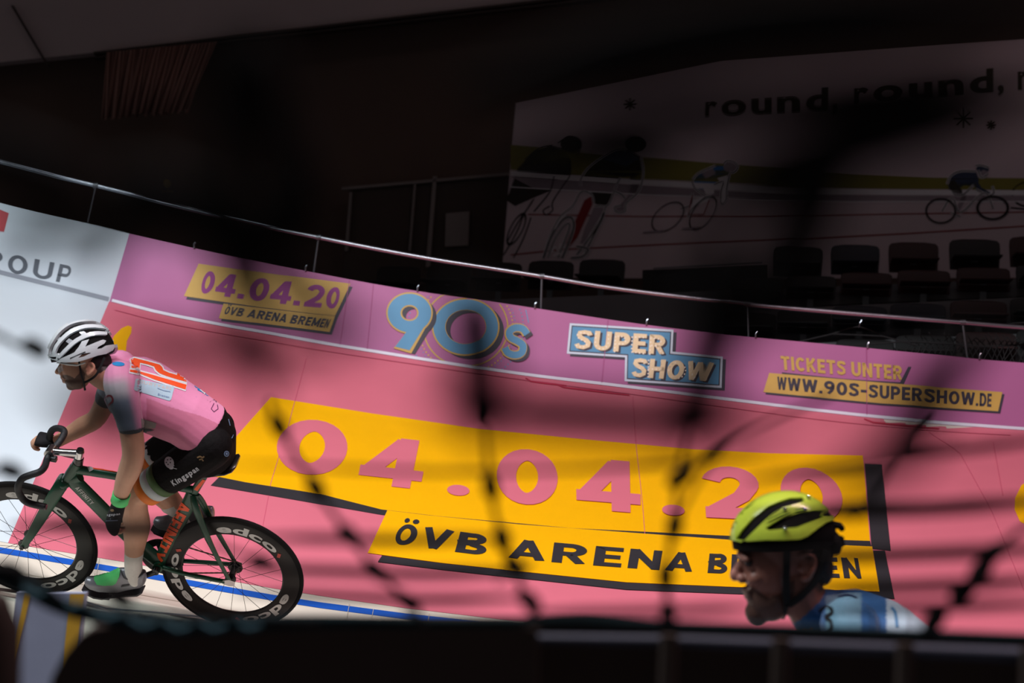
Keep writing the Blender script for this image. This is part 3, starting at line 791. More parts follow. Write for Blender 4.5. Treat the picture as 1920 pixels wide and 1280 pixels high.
ROWS = [ # row name, depth offset, line of back tops, seats (px centre, colour)
    ('top row', 0.0, [(700, 497), (985, 486), (1172, 480), (1447, 460), (1663, 452), (1890, 441), (2010, 436)],
     [(745, 'black'), (840, 'black'), (935, 'black'), (1032, 'black'), (1128, 'black'), (1497, 'black'), (1604, 'blue'), (1714, 'red'), (1829, 'black'), (1943, 'red')]),
    ('second row', -.72, [(1400, 520), (1600, 508), (1782, 500), (1920, 494)], [(1420, 'black'), (1520, 'black'), (1625, 'red'), (1733, 'red'), (1845, 'red'), (1958, 'black')]),
    ('third row', -1.44, [(1400, 582), (1610, 570), (1720, 565), (1900, 557)], [(1405, 'black'), (1507, 'black'), (1612, 'blue'), (1722, 'blue'), (1836, 'red'), (1950, 'black')]),
    ('lowest row', -2.12, [(1500, 640), (1730, 625), (1900, 617)], [(1622, 'black'), (1735, 'black'), (1850, 'red'), (1965, 'black')])]
ORD = ['first', 'second', 'third', 'fourth', 'fifth', 'sixth', 'seventh', 'eighth', 'ninth', 'tenth']
for rn, dd, line, seats in ROWS:
    pts = []
    for i, (x, k) in enumerate(seats):
        D = rowD(x) + dd; tp = at(x, interp(line, x), D); kz = .62 if rn == 'top row' else .46; base = tp - V((0, 0, .80*kz))
        o = PROT[k] if k not in used else copy_tree(PROT[k]); used.add(k)
        o.location = base; o.scale = (1, 1, kz); ax = at(x + 60, interp(line, x + 60), rowD(x + 60) + dd) - at(x - 60, interp(line, x - 60), rowD(x - 60) + dd)
        o.rotation_euler = (0, 0, math.atan2(ax.y, ax.x))
        w = 'dark %s' % k if k != 'black' else 'black'
        o['label'] = '%s plastic stadium seat, %s from the left in the %s of the stand' % (w, ORD[i], rn); o['category'] = 'seat'; o['group'] = 'stadium seats in the stand'
    # concrete tier under the row
    x0, x1 = (560, 2150) if rn == 'top row' else (1150, 2150)
    f0, f1 = [at(x, interp(line, x), rowD(x) + dd) - V((0, 0, .80*kz)) for x in (x0, x1)]
    nrm = V((-(f1 - f0).y, (f1 - f0).x, 0)).normalized()
    if nrm.y < 0: nrm = -nrm
    L = [f0 - nrm*.42, f1 - nrm*.42, f1 + nrm*.3, f0 + nrm*.3]
    mb = MB(); lo = [V((p_.x, p_.y, 0.05)) for p_ in L]; mb.add(L + lo, [(0, 1, 2, 3), (4, 7, 6, 5), (0, 4, 5, 1), (1, 5, 6, 2), (2, 6, 7, 3), (3, 7, 4, 0)])
    tier = struct(mb.build('stand_tier', M_step, smooth=False))
    if rn in ('second row', 'third row'):
        mb = MB(); y_ = [interp(line, x) for x in (1380, 2080)]; dd_ = [rowD(x) + dd + .14 for x in (1380, 2080)]
        mb.add(*prism([at(1380, y_[0] + 38, dd_[0]), at(2080, y_[1] + 38, dd_[1]), at(2080, y_[1] + 60, dd_[1]), at(1380, y_[0] + 58, dd_[0])], FW*.03)); mb.build('riser_board', M_step, tier, smooth=False)
# dark rail in front of the banner between the seat groups
br = thing('barrier_rail', at(1300, 510, 14.6), 'thin metal rail running in front of the banner between two seat groups', 'railing')
mb = MB(); mb.add(*tube([at(1225, 503, 14.7), at(1430, 493, 14.45)], .008, 8)); mb.build('top_rail', M_zinc, br)
mb = MB(); mb.add(*prism([at(1205, 506, 14.75), at(1440, 497, 14.5), at(1440, 530, 14.5), at(1205, 556, 14.75)], FW*.03)); mb.build('panel', M_sk, br, smooth=False)
# black safety netting hung behind the boards at the right
M_cord = mat('black_cord', (20, 22, 24), 0.8)
hn = thing('hanging_net', at(1610, 640, 11.5), 'loose black netting hung by a hook below the handrail at right', 'net')
mb = MB(); mb.add(*tube([at(1616, 600, 11.3), at(1612, 606, 11.3), at(1610, 614, 11.3), at(1613, 611, 11.3)], .006, 8)); mb.build('hook', M_steel, hn)
mb = MB()
for l in ([(1560, 626), (1590, 616), (1610, 612), (1635, 620), (1655, 630)], [(1500, 640), (1560, 626), (1610, 628), (1655, 630), (1720, 648)], [(1560, 650), (1700, 640), (1850, 650), (1990, 640)], [(1870, 612), (1900, 606), (1930, 604)]):
    mb.add(*tube([at(x, y, 11.35) for x, y in l], .006, 6))
rnd = random.Random(3)
for i in range(26):
    x = 1700 + i*11; mb.add(*tube([at(x + rnd.uniform(-6, 6), 622 + rnd.uniform(0, 14), 11.35), at(x + 14, 648, 11.37), at(x + rnd.uniform(20, 34), 682, 11.35)], .004, 5))
    mb.add(*tube([at(x + rnd.uniform(14, 26), 628 + rnd.uniform(0, 12), 11.36), at(x + 4, 650, 11.35), at(x + rnd.uniform(-20, -8), 682, 11.37)], .004, 5))
mb.build('cord_mesh', M_cord, hn)

# ================================================================== added unseen truss over the infield; its plate blocks light to the stands
M_truss = mat('truss_black', (30, 30, 32), 0.6)
trs = thing('blocker_truss', V((0, 2.6, 8.2)), 'added unseen black truss with a long plate blocking light from the stands', 'truss')
mb = MB()
for y, z in ((2.4, 8.1), (2.8, 8.1), (2.6, 8.45)): mb.add(*tube([V((-7, y, z)), V((7, y, z))], .03, 8))
mb.build('truss_pipe', M_truss, trs)
mb = MB(); lo, hi = [], []
for px in range(-700, 2700, 100):
    Q = at(px, interp(RAIL, px) - 26, D_B + .1); L_ = V((Q.x * .9, 2.6, 7.8)); e = L_.lerp(Q, .2)
    lo.append(e); hi.append(V((e.x, e.y, 8.3)))
n = len(lo); mb.add(lo + hi, [(i, i+1, n+i+1, n+i) for i in range(n-1)]); mb.add(hi + [V((p_.x, 2.6, 8.35)) for p_ in hi], [(i, i+1, n+i+1, n+i) for i in range(n-1)])
mb.build('light_blocker', M_truss, trs, smooth=False)  # added plate, shaped to cut the lamp light just above the handrail
# ================================================================== the track bicycle
BO = at(243, 1043, 6.6)                                  # between the two axles
FWD = (RT * -0.987 + UP * 0.161).normalized()
_c, _s = math.cos(math.radians(32)), math.sin(math.radians(32))
_p = (RT * 0.161 + UP * 0.987).normalized()
BUP = (_p * _c - FW * _s).normalized()                    # in the plane of the bicycle, leaning to the infield
LEFT = BUP.cross(FWD).normalized()
if LEFT.dot(FW) > 0: LEFT = -LEFT
def P(px, py, y=0.0):
    """point at sideways distance y (towards the infield) from the plane of the bicycle"""
    o = BO + LEFT * y; d = ray(px, py); return CAM + d * ((o - CAM).dot(LEFT) / d.dot(LEFT))
M_frame = mat('frame_green', (10, 66, 44), 0.35, coat=.15, scale=8, var=.15); M_tyre = mat('tyre_black', (18, 17, 17), 0.8, scale=40, spec=.2); M_rim = mat('carbon_rim', (24, 21, 20), 0.4, scale=30, spec=.3)
M_or = mat('decal_orange', (244, 84, 22), 0.4); M_wd = mat('decal_white', (205, 205, 202), 0.4); M_tape = mat('bar_tape', (26, 28, 32), 0.6, scale=60, bump=.3); M_alu = mat('polished_alloy', (205, 205, 205), 0.18, 1.0)
M_hub = mat('hub_black', (22, 21, 22), 0.35, coat=.3); M_chain = mat('chain_steel', (88, 70, 62), 0.4, .8, scale=200, var=.5); M_spk = mat('spoke_black', (34, 32, 34), 0.4); M_redd = mat('decal_red', (190, 60, 44), 0.4)
bike = thing('track_bicycle', BO - BUP * .35, 'dark green fixed gear track bicycle ridden on the lower track', 'bicycle')
RW = 0.335
def wheel(c):
    rt = thing('wheel', c, '', ''); del rt['category']; del rt['label']; rt.parent = bike; rt.location = c - ORG[bike.name]
    def W_(r, a, y=0): return c + (-FWD * math.cos(a) + BUP * math.sin(a)) * r + LEFT * y     # a counted from the picture's right
    def rev(prof, n=72):
        vs, fs = [], []; k = len(prof)
        for i in range(n):
            for r, y in prof: vs.append(W_(r, 2*math.pi*i/n, y))
        for i in range(n):
            j = (i+1) % n
            for q in range(k): fs.append((i*k+q, j*k+q, j*k+(q+1) % k, i*k+(q+1) % k))
        return vs, fs
    mb = MB(); mb.add(*rev([(RW - .0125 + .0125*math.cos(a), .0115*math.sin(a)) for a in [2*math.pi*i/10 for i in range(10)]])); ty = mb.build('tyre', M_tyre, rt)
    mb = MB(); mb.add(*rev([(.316, .010), (.311, .0125), (.290, .0128), (.262, .0118), (.240, .008), (.234, .0), (.240, -.008), (.262, -.0118), (.290, -.0128), (.311, -.0125), (.316, -.010)])); rim = mb.build('rim', M_rim, rt, recalc=True)
    # lettering on the deep rim
    mb = MB(); mats = [M_wd, M_redd]
    for c0 in (75, -45, 195):
        vs, fs = layout('edco', .035, gap=.04, font=True)
        hmax = max(v[1] for v in vs)
        vs, fs = subdiv([(u, v) for u, v in vs], fs, .06)
        def lm(u, v, y): 
            a = math.radians(c0 + 32 - 64*u); r = .254 + .045 * v / hmax; 
            return W_(r, a, y)
        for y in (.0142, -.0142): mb.add([lm(u if y > 0 else 1-u, v, y) for u, v in vs], fs, 0)
        a = math.radians(c0 - 37); 
        for y in (.0142, -.0142): mb.add([W_(.27 + dr, a + da, y) for dr, da in ((-.014, -.01), (-.004, -.05), (.014, .01), (.004, .05))], [(0, 1, 2, 3)], 1)
    mb.build('rim_lettering', mats, rt, smooth=False)
    for i in range(20):
        a = 2*math.pi*i/20; sd = 1 if i % 2 else -1
        mb = MB(); mb.add(*tube([W_(.022, a + sd*.9*(1 if (i//2) % 2 else -1), sd*.034), W_(.236, a, 0)], .0011, 5)); mb.build('spoke', M_spk, rt)
    mb = MB(); mb.add(*tube([W_(0, 0, -.05), W_(0, 0, -.036), W_(0, 0, .036), W_(0, 0, .05)], [.008, .016, .016, .008], 14))
    for y in (-.035, .035): mb.add(*tube([W_(0, 0, y-.003), W_(0, 0, y+.003)], .026, 20))
    mb.add(*tube([W_(0, 0, -.066), W_(0, 0, .066)], .006, 8))
    for y in (-.06, .06): mb.add(*tube([W_(0, 0, y-.004), W_(0, 0, y+.006)], .011, 6))
    mb.build('hub', M_hub, rt)
    return W_
CR, CF = P(436, 1075), P(50, 1011)
WR = wheel(CR); WF = wheel(CF)
# frame: tubes in the plane of the bicycle
def bt(pts, r, flat=1.0, n=14): return tube(spline(pts, 4) if len(pts) > 2 else pts, r, n, flat=flat, flatdir=LEFT)
HT, HB = P(146, 868), P(121, 906)
BBc = P(300, 1055)
mb = MB(); mb.add(*bt([HT, HB], .024)); mb.add(*bt([P(142, 876), P(128, 900), P(150, 893)], [.028]*9, .8))
mb.build('head_tube', M_frame, bike)
mb = MB(); mb.add(*bt([P(140, 879), P(170, 884), P(240, 896), P(362, 918)], [.026, .025, .024, .023, .022, .022, .021, .021, .02, .02, .02, .02, .02][:13], .75)); tt = mb.build('top_tube', M_frame, bike)
p = Paint(Surf(mb), L=5, base=.0012); p.line([(172, 877.5), (218, 884.5)], 2, M_or); p.poly([(163, 875), (172, 875), (176, 880), (168, 884)], M_wd); p.build('stripe', tt)
mb = MB(); mb.add(*bt([P(133, 896), P(180, 943), P(240, 1003), P(296, 1050)], [.040]*13, .55)); dt = mb.build('down_tube', M_frame, bike)
p = Paint(Surf(mb), L=5, base=.0012); p.text('AFFINITY', [(140.5, 914.5), (171, 946)], [(147, 910.5), (177, 942)], M_wd, gap=.2, t=.17); p.build('lettering', dt)
mb = MB(); mb.add(*bt([BBc, P(325, 1000), P(352, 947), P(362, 924)], [.034, .034, .034, .034, .033, .033, .033, .032, .032, .032, .031, .031, .03], .5)); stb = mb.build('seat_tube', M_frame, bike)
p = Paint(Surf(mb), L=4, base=.0012); p.text('AFFINITY', [(336, 937), (281, 1041)], [(359, 948), (303, 1054)], M_or, gap=.07); p.build('lettering', stb)
mb = MB(); mb.add(*bt([P(358, 932), P(374, 905), P(388, 882)], .019, .6)); spst = mb.build('seat_post', M_frame, bike)
p = Paint(Surf(mb), L=4, base=.0012); p.poly([(364, 917), (370, 920), (385, 900), (380, 898)], M_or); p.build('stripe', spst)
mb = MB(); mb.add(*tube([BBc - LEFT*.04, BBc + LEFT*.04], .024, 18)); mb.build('bottom_bracket', M_frame, bike)
for sgn in (1, -1):
    mb = MB(); mb.add(*tube(spline([BBc + LEFT*sgn*.022 + FWD*-.01, P(340, 1062) + LEFT*sgn*.04, P(400, 1070) + LEFT*sgn*.055, CR + LEFT*sgn*.06 + FWD*.02], 5), .0105, 10)); mb.build('chain_stay', M_frame, bike)
    mb = MB(); mb.add(*tube(spline([P(362, 926) + LEFT*sgn*.012, P(374, 950) + LEFT*sgn*.036, P(402, 1010) + LEFT*sgn*.05, CR + LEFT*sgn*.06 + BUP*.01], 5), [.012, .014, .017, .018, .018, .018, .017, .016, .015, .014, .013, .012, .011, .010, .010, .010], 10, flat=.6, flatdir=LEFT)); ss = mb.build('seat_stay', M_frame, bike)
    mb = MB(); c = CR + LEFT*sgn*.061; mb.add(*prism([c + FWD*a_ + BUP*b_ for a_, b_ in ((.03, .008), (.028, -.012), (.0, -.018), (-.026, -.014), (-.028, .012), (0, .02))], LEFT*.006*sgn)); mb.build('dropout', M_alu if sgn > 0 else M_frame, bike, recalc=True)
    # fork blade
    mb = MB(); mb.add(*tube(spline([P(122, 899) + LEFT*sgn*.02, P(112, 912) + LEFT*sgn*.042, P(86, 955) + LEFT*sgn*.048, P(60, 998) + LEFT*sgn*.052, CF + LEFT*sgn*.054], 4),
        [.026, .028, .03, .03, .030, .029, .028, .027, .026, .024, .022, .020, .018, .016, .014, .012, .011], 12, flat=.42, flatdir=LEFT)); mb.build('fork_blade', M_frame, bike)
mb = MB(); mb.add(*ball(P(122, 903), FWD*.030, LEFT*.046, BUP*.026)); mb.build('fork_crown', M_frame, bike)
# drive side (far): ring, cog, chain, cranks and pedals
def disc(c, r, y, hole=.0, th=.004, teeth=0):
    vs, fs = [], []; n = 64
    for yy in (y - th/2, y + th/2):
        for rr in (r, hole):
            for i in range(n):
                a = 2*math.pi*i/n; q = rr + (.003 if teeth and rr == r and i % 2 else 0); vs.append(c + FWD*math.cos(a)*q + BUP*math.sin(a)*q + LEFT*yy)
    for i in range(n):
        j = (i+1) % n; fs += [(i, j, n+j, n+i), (2*n+j, 2*n+i, 3*n+i, 3*n+j), (j, i, 2*n+i, 2*n+j), (n+i, n+j, 3*n+j, 3*n+i)]
    return vs, fs
mb = MB(); mb.add(*disc(BBc, .100, -.045, .068, teeth=1))
for k in range(5): a = 2*math.pi*k/5; mb.add(*tube([BBc - LEFT*.045, BBc - LEFT*.045 + (FWD*math.cos(a) + BUP*math.sin(a))*.075], .010, 8))
mb.build('chainring', M_hub, bike, recalc=True)
mb = MB(); mb.add(*disc(CR, .032, -.045, .012, teeth=1)); mb.build('sprocket', M_hub, bike, recalc=True)
ch = []
for i in range(15): a = math.radians(100 + 160*i/14 - 5); ch.append((CR + (FWD*math.cos(a) + BUP*math.sin(a))*.033))
for i in range(25): a = math.radians(-100 + 200*i/24 - 5); ch.append((BBc + (FWD*math.cos(a) + BUP*math.sin(a))*.102))
mb = MB(); L = []
for i in range(len(ch)):
    a_, b_ = ch[i], ch[(i+1) % len(ch)]; k = max(1, int((b_-a_).length / .0127))
    L += [a_.lerp(b_, q/k) - LEFT*.045 for q in range(k)]
for i in range(len(L)):
    a_, b_ = L[i], L[(i+1) % len(L)]; w = .0034 if i % 2 else .002
    mb.add(*tube([a_, b_], .0042, 6, flat=w/.0042*.9, flatdir=LEFT))
mb.build('chain', M_chain, bike)
PDN = P(216, 1109, .10); PDF = P(352, 992, -.115)
for sgn, pd in ((1, PDN), (-1, PDF)):
    e = pd - LEFT*(sgn*.045)
    mb = MB(); mb.add(*tube([BBc + LEFT*sgn*.062, e], [.015, .011], 10, flat=.7, flatdir=LEFT)); mb.add(*tube([BBc + LEFT*sgn*.03, BBc + LEFT*sgn*.07], .015, 12)); mb.build('crank_arm', M_hub, bike)
    mb = MB(); mb.add(*tube([e, pd + LEFT*sgn*.03], .006, 8)); mb.add(*box(pd, FWD*.024, LEFT*.020, BUP*.004)); mb.build('pedal', M_hub, bike, bevel=.003)
# saddle
mb = MB(); rr = []
for px, py, w, h in ((338, 905, .010, .008), (350, 899, .02, .014), (380, 888, .026, .018), (408, 879, .05, .022), (428, 872, .070, .024), (441, 868, .066, .020), (446, 866, .045, .010)): rr.append((P(px, py), LEFT*w, BUP*h))
mb.add(*loft(rr)); sad = mb.build('saddle', M_hub, bike)
mb = MB(); mb.add(*tube([P(372, 897, .02), P(400, 890, .022), P(425, 883, .02)], .0035, 6)); mb.add(*tube([P(372, 897, -.02), P(400, 890, -.022), P(425, 883, -.02)], .0035, 6)); mb.build('saddle_rail', M_alu, sad)
# stem, spacer, bars
STM, CLP = P(149, 850), P(95, 846)
mb = MB(); mb.add(*tube([P(146.5, 868), P(148, 858)], .022, 16)); mb.build('headset', M_hub, bike)
mb = MB(); mb.add(*tube([CLP, P(120, 848), STM], [.017, .016, .018], 16)); mb.add(*tube([P(147, 862), P(150, 846)], .019, 16)); mb.add(*tube([CLP - LEFT*.026, CLP + LEFT*.026], .022, 16)); stem = mb.build('stem', M_alu, bike)
mb = MB(); mb.add(*tube([P(150, 847), P(151, 842)], [.019, .015], 16)); mb.build('stem_cap', M_hub, stem)
bar = []
offs = [((95, 846), 0, 0), ((88, 862), .04, 0), ((84, 874), .10, 0), ((75, 884), .150, 0), ((58, 890), .175, 0), ((42, 897), .185, 0), ((34, 912), .19, 0), ((38, 928), .19, 0), ((52, 942), .19, 0), ((84, 950), .19, 0)]
near = [P(px, py, y) for (px, py), y, _ in offs]
far = [q - LEFT*(2*(q - BO).dot(LEFT)) for q in near]
hb = spline(far[::-1][:-1] + near, 5)
mb = MB(); mb.add(*tube(hb, .0155, 12, ball=False)); hbo = mb.build('handlebar', M_tape, bike)
for q in (near[-1], far[-1]): 
    mb = MB(); mb.add(*tube([q, q - FWD*.008], [.0165, .013], 12)); mb.build('end_plug', M_hub, hbo)
mb = MB(); mb.add(*box(P(101, 860, .03), FWD*.014, LEFT*.012, BUP*.012)); mb.build('transponder', M_hub, bike, bevel=.004)
# ================================================================== people: shared pieces
M_skin = mat_attr('skin', .5, .10, 45, .12)
def hand(mb, wrist, knuck, palm_n, curl, r=.0088, spread=.019, thumb=1, lens=(.072, .08, .075, .06), up=None):
    """palm from wrist to knuckles, four bent fingers and a side thumb. palm_n: direction the palm faces; curl: three bend angles"""
    f = (knuck - wrist).normalized(); n = (palm_n - f*palm_n.dot(f)).normalized(); s = f.cross(n)
    w = spread*1.9
    mb.add(*loft([(wrist - f*.012, s*.026, n*.019), (wrist + f*.012, s*.029, n*.018), (wrist.lerp(knuck, .5), s*.039, n*.018), (knuck - f*.006, s*.042, n*.015), (knuck + f*.006, s*.038, n*.011)], 16))
    tips = []
    for i in range(4):
        b = knuck + s*(1.5 - i)*spread*1.05*thumb - f*.004*abs(i-1)
        p = b - f*.02; pts = [p, b]; a = 0
        d = f
        for k, seg in enumerate((.46, .30, .24)):
            a += curl[k] * (1 + .06*(i-1.5)); d = f*math.cos(a) + n*math.sin(a); pts.append(pts[-1] + d*lens[i]*seg)
        mb.add(*tube(spline(pts, 4), [r*1.05]*8 + [r]*6 + [r*.85]*3, 8, ball=True)); tips.append(pts[-1])
    tb = wrist.lerp(knuck, .3) + s*thumb*.030
    d1 = (f*.62 + s*thumb*.6 + n*.45).normalized(); d2 = (f*.75 + n*.62 + s*thumb*.05).normalized()
    mb.add(*tube(spline([tb - d1*.01, tb + d1*.036, tb + d1*.042 + d2*.026, tb + d1*.042 + d2*.046], 4), [.0125]*4 + [.011]*4 + [.0095]*5, 8, ball=True))
    return tips

# ================================================================== the racing cyclist
rider = thing('person', P(398, 870, 0), 'cyclist in pink jersey and white helmet crouched on the green bicycle', 'person')
def PR(px, py, y, r): return (P(px, py, y), r)
def limb(mb, l, n=16, k=5):
    pts = [a for a, _ in l]; sp = spline(pts, k); rs = []
    m = len(l) - 1
    for i in range(len(sp)):
        u = i/(len(sp)-1)*m; rs.append(interp(list(enumerate([r for _, r in l])), u))
    mb.add(*tube(sp, rs, n, ball=True))
LEGN = [PR(398,838,.09,.080), PR(335,880,.10,.080), PR(286,910,.105,.067), PR(256,928,.105,.056), PR(254,955,.105,.055), PR(256,985,.105,.061), PR(253,1020,.105,.048), PR(250,1050,.105,.038), PR(252,1078,.105,.036)]
LEGF = [PR(402,802,-.09,.080), PR(330,836,-.10,.078), PR(285,860,-.10,.064), PR(262,872,-.10,.055), PR(282,900,-.10,.056), PR(310,930,-.10,.058), PR(336,955,-.10,.042), PR(352,972,-.10,.036)]
ARMN = [PR(229,724,.145,.056), PR(239,770,.20,.050), PR(247,815,.24,.049), PR(250,852,.26,.047), PR(243,880,.265,.047), PR(233,905,.265,.040), PR(226,930,.265,.031)]
ARMF = [PR(222,692,-.15,.055), PR(204,735,-.19,.047), PR(182,782,-.22,.044), PR(155,799,-.22,.044), PR(128,815,-.21,.035), PR(106,828,-.20,.029)]
SPINE = [((210,700), .075, .062), ((222,708), .13, .085), ((240,720), .168, .108), ((268,737), .182, .122), ((310,759), .165, .120), ((350,781), .148, .112), ((380,802), .152, .108), ((396,832), .158, .104), ((405,862), .125, .080)]
def torso(k, i0=0, i1=9):
    R = []
    C = [P(*c) for c, _, _ in SPINE]
    for i in range(len(C)):
        t = (C[min(i+1, len(C)-1)] - C[max(i-1, 0)]).normalized(); b = LEFT.cross(t).normalized()
        R.append((C[i], LEFT*(SPINE[i][1] + k), b*(SPINE[i][2] + k)))
    return R[i0:i1]
def dense(R, m=4):
    out = []
    for i in range(len(R)-1):
        for q in range(m):
            u = q/m; u = u
            out.append(tuple(R[i][j].lerp(R[i+1][j], u) for j in range(3)))
    return out + [R[-1]]
sk = MB()
sk.add(*loft(dense(torso(-.022)), 24))
for l in (LEGN, LEGF, ARMN, ARMF): limb(sk, l)
# head, seen in profile
HD = proj(P(170, 690, 0))[2] - .04
def Hp(px, py, y=0.0): return at(px, py, HD - y)
HF = (RT*-.955 - UP*.295).normalized(); HU = (UP*.955 - RT*.295).normalized(); HL = -FW
limb(sk, [(P(214,708,0), .066), (Hp(196, 706), .058), (Hp(178, 692), .058)])
sk.add(*ball(Hp(161, 656), HF*.098, HL*.078, HU*.092, 24, 16))
sk.add(*ball(Hp(143, 690), HF*.060, HL*.062, HU*.080, 20, 14))
sk.add(*ball(Hp(146, 712), HF*.050, HL*.050, HU*.040, 18, 12))
sk.add(*ball(Hp(134, 722), HF*.022, HL*.026, HU*.022))
limb(sk, [(Hp(118, 680), .011), (Hp(112, 690), .011), (Hp(107.5, 697), .0115)])
for y in (.011, -.011): sk.add(*sph(Hp(114, 699.5, y), .0085))
for y in (.03, -.03): sk.add(*ball(Hp(121, 679, y), HF*.012, HL*.022, HU*.010)); sk.add(*ball(Hp(128, 694, y*1.15), HF*.016, HL*.018, HU*.022))
limb(sk, [(Hp(121, 706, -.022), .008), (Hp(117, 707), .0095), (Hp(121, 706, .022), .008)])
limb(sk, [(Hp(124, 713.5, -.02), .008), (Hp(120.5, 714), .010), (Hp(124, 713.5, .02), .008)])
for y in (1, -1):
    e = [(167, 679), (174, 682), (177, 690), (172, 698), (166, 703), (163, 698)]
    limb(sk, [(Hp(a, b, y*(.083 if 0 < i < 4 else .077)), .0062) for i, (a, b) in enumerate(e)], 8, 3)
    sk.add(*ball(Hp(168, 691, y*.075), HF*.016, HL*.008, HU*.026)); sk.add(*sph(Hp(162, 692, y*.078), .0065))
# hands: left hangs bent at the wrist beside the knee, right grips the far drop
wl, kl = P(225, 936, .265), P(211, 984, .262)
hand(sk, wl, kl, (-LEFT*.45 - FWD*.85), (.5, .95, .7), thumb=-1, r=.0095)
wf, kf = P(104, 829, -.20), P(70, 822, -.195)
hand(sk, wf, kf, -BUP + LEFT*.2, (.95, 1.15, .8), thumb=-1, r=.0095)
body = remesh(sk, .0042, 5)
bo = body.build('body', M_skin, rider)
C_sk = rgb(198, 150, 122); C_red = rgb(198, 140, 116); C_beard = rgb(98, 70, 56); C_lip = rgb(150, 88, 78); C_wr = rgb(190, 150, 122)
BEARD = [(119, 702), (128, 703), (140, 709), (148, 700), (152, 690), (160, 700), (158, 722), (148, 733), (134, 735), (124, 724), (121, 716), (124, 711), (117, 708)]
HAIRP = [(178, 655), (215, 655), (216, 680), (200, 692), (186, 700), (178, 690), (180, 676)]
def fc(v):
    x, y, z = proj(v)
    if inpoly(x, y, BEARD) and y > 600 and x < 170: return C_beard
    if inpoly(x, y, HAIRP) and x < 205: return rgb(44, 32, 28)
    if (v - Hp(120, 710)).length < .016: return C_lip
    if (v - Hp(168, 690, .08)).length < .03: return C_red
    return C_sk
paint(bo, fc)
# hair under the helmet
mb = MB(); mb.add(*ball(Hp(186, 676), HF*.050, HL*.066, HU*.048)); mb.add(*ball(Hp(196, 680), HF*.03, HL*.055, HU*.03)); remesh(mb, .006, 3).build('hair', mat('hair_dark', (40, 30, 26), .7, scale=90, var=.4, bump=.4), rider)
# eye and glasses
M_eye = mat('eye', (40, 34, 30), .2); M_lens = mat('clear_lens', (225, 232, 236), .05, spec=.8, alpha=.22)
for y in (.03, -.03):
    mb = MB(); mb.add(*sph(Hp(123.5, 686, y), .010)); mb.build('eye', M_eye, rider)
gl = MB()
gl.add(*tube([Hp(117, 681, .055), Hp(126, 682.5, .070), Hp(144, 684.5, .082), Hp(160, 680, .086)], [.003, .005, .004, .003], 8)); gl.add(*tube([Hp(117, 681, -.055), Hp(126, 682.5, -.070), Hp(144, 684.5, -.082), Hp(160, 680, -.086)], [.003, .005, .004, .003], 8))
gl.add(*tube(spline([Hp(117, 681, -.055), Hp(109, 680, -.03), Hp(107, 680, 0), Hp(109, 680, .03), Hp(117, 681, .055)], 5), .0028, 8))
glo = gl.build('glasses', mat('glasses_frame', (210, 214, 210), .3), rider)
vs, fs = [], []
for i in range(13):
    a = -1.15 + 2.3*i/12; 
    for h in (0, 1, 2):
        c = Hp(136, 681 + h*6.5 - (2.5 if h == 2 and abs(a) > .8 else 0)); vs.append(c + HF*(.062*math.cos(a) - .003*h) + HL*.066*math.sin(a))
for i in range(12): fs += [(i*3, i*3+3, i*3+4, i*3+1), (i*3+1, i*3+4, i*3+5, i*3+2)]
mb = MB(); mb.add(vs, fs); lo = mb.build('lens', M_lens, glo); sm = lo.modifiers.new('s', 'SOLIDIFY'); sm.thickness = .002
# ---- clothing
M_cloth = mat_attr('jersey_cloth', .65, .05, 120, .15, sheen=.2)
js = MB(); js.add(*loft(dense(torso(.004, 1, 8)), 28))
limb(js, [PR(228,708,.10,.074), PR(228,722,.14,.073), PR(233,750,.18,.065), PR(241,780,.213,.057), PR(245,797,.228,.055)])
limb(js, [PR(224,688,-.12,.076), PR(220,696,-.15,.070), PR(212,718,-.175,.059), PR(200,745,-.20,.052)])
limb(js, [(P(216,706,0), .078), (P(228,712,0), .09)])
jm = remesh(js, .0042, 6)
jo = jm.build('jersey', M_cloth, rider)
C_pk, C_pk2, C_gry, C_cuff, C_pale = rgb(222, 138, 178), rgb(196, 110, 142), rgb(96, 110, 128), rgb(34, 42, 52), rgb(176, 172, 180)
def mixc(a, b, t): t = max(0, min(1, t)); t = t*t*(3-2*t); return tuple(a[i]*(1-t) + b[i]*t for i in range(4))
elb = P(250, 852, .26); sh_ = P(228, 712, .13); ax_ = (elb - sh_).normalized()
elf = P(182, 782, -.22); shf = P(222, 690, -.15); axf = (elf - shf).normalized()
def jc(v):
    x, y, z = proj(v)
    s = (v - BO).dot(LEFT)
    if s > .09 and x < 275:
        u = (v - sh_).dot(ax_)
        d = (v - sh_ - ax_*u).length
        if u > -.04 and d < .12:
            if u > .205: return C_cuff
            return mixc(mixc(C_pk, C_pale, (u + .04)/.06) if u < .03 else mixc(C_pale, C_gry, (u-.03)/.06), C_pk, (x - (226 + (y-700)*.22)) / 22)
    if s < -.11:
        u = (v - shf).dot(axf)
        if u > .12 and x < 215: return C_cuff if u > .17 else C_gry
    # the darker side panel below the seam
    ys = interp([(240, 745), (268, 744), (320, 763), (380, 781), (420, 800)], x)
    if y > ys and x > 255: return C_pk2
    return C_pk
paint(jo, jc)
JS = Surf(jm); JS.last = 6.3
q = lambda l: px3((180, 640), 5.818, l)
M_nw = mat('number_white', (226, 226, 230), .6); M_no = mat('number_orange', (244, 84, 30), .6); M_pat = mat('patch_pale_blue', (172, 202, 218), .6); M_patt = mat('patch_text', (206, 190, 184), .6); M_sbl = mat('patch_blue', (22, 132, 198), .6); M_mar = mat('mark_maroon', (120, 30, 44), .6); M_vio = mat('mark_violet', (70, 24, 76), .6); M_ptx = mat('patch_text_blue', (110, 140, 176), .6)
JP = lambda base=.0012: Paint(JS, step=.0004, L=5, base=base)
p = JP()
one = [(368,310), (430,318), (620,368), (985,475), (975,528), (860,490), (640,420), (480,355), (366,332)]
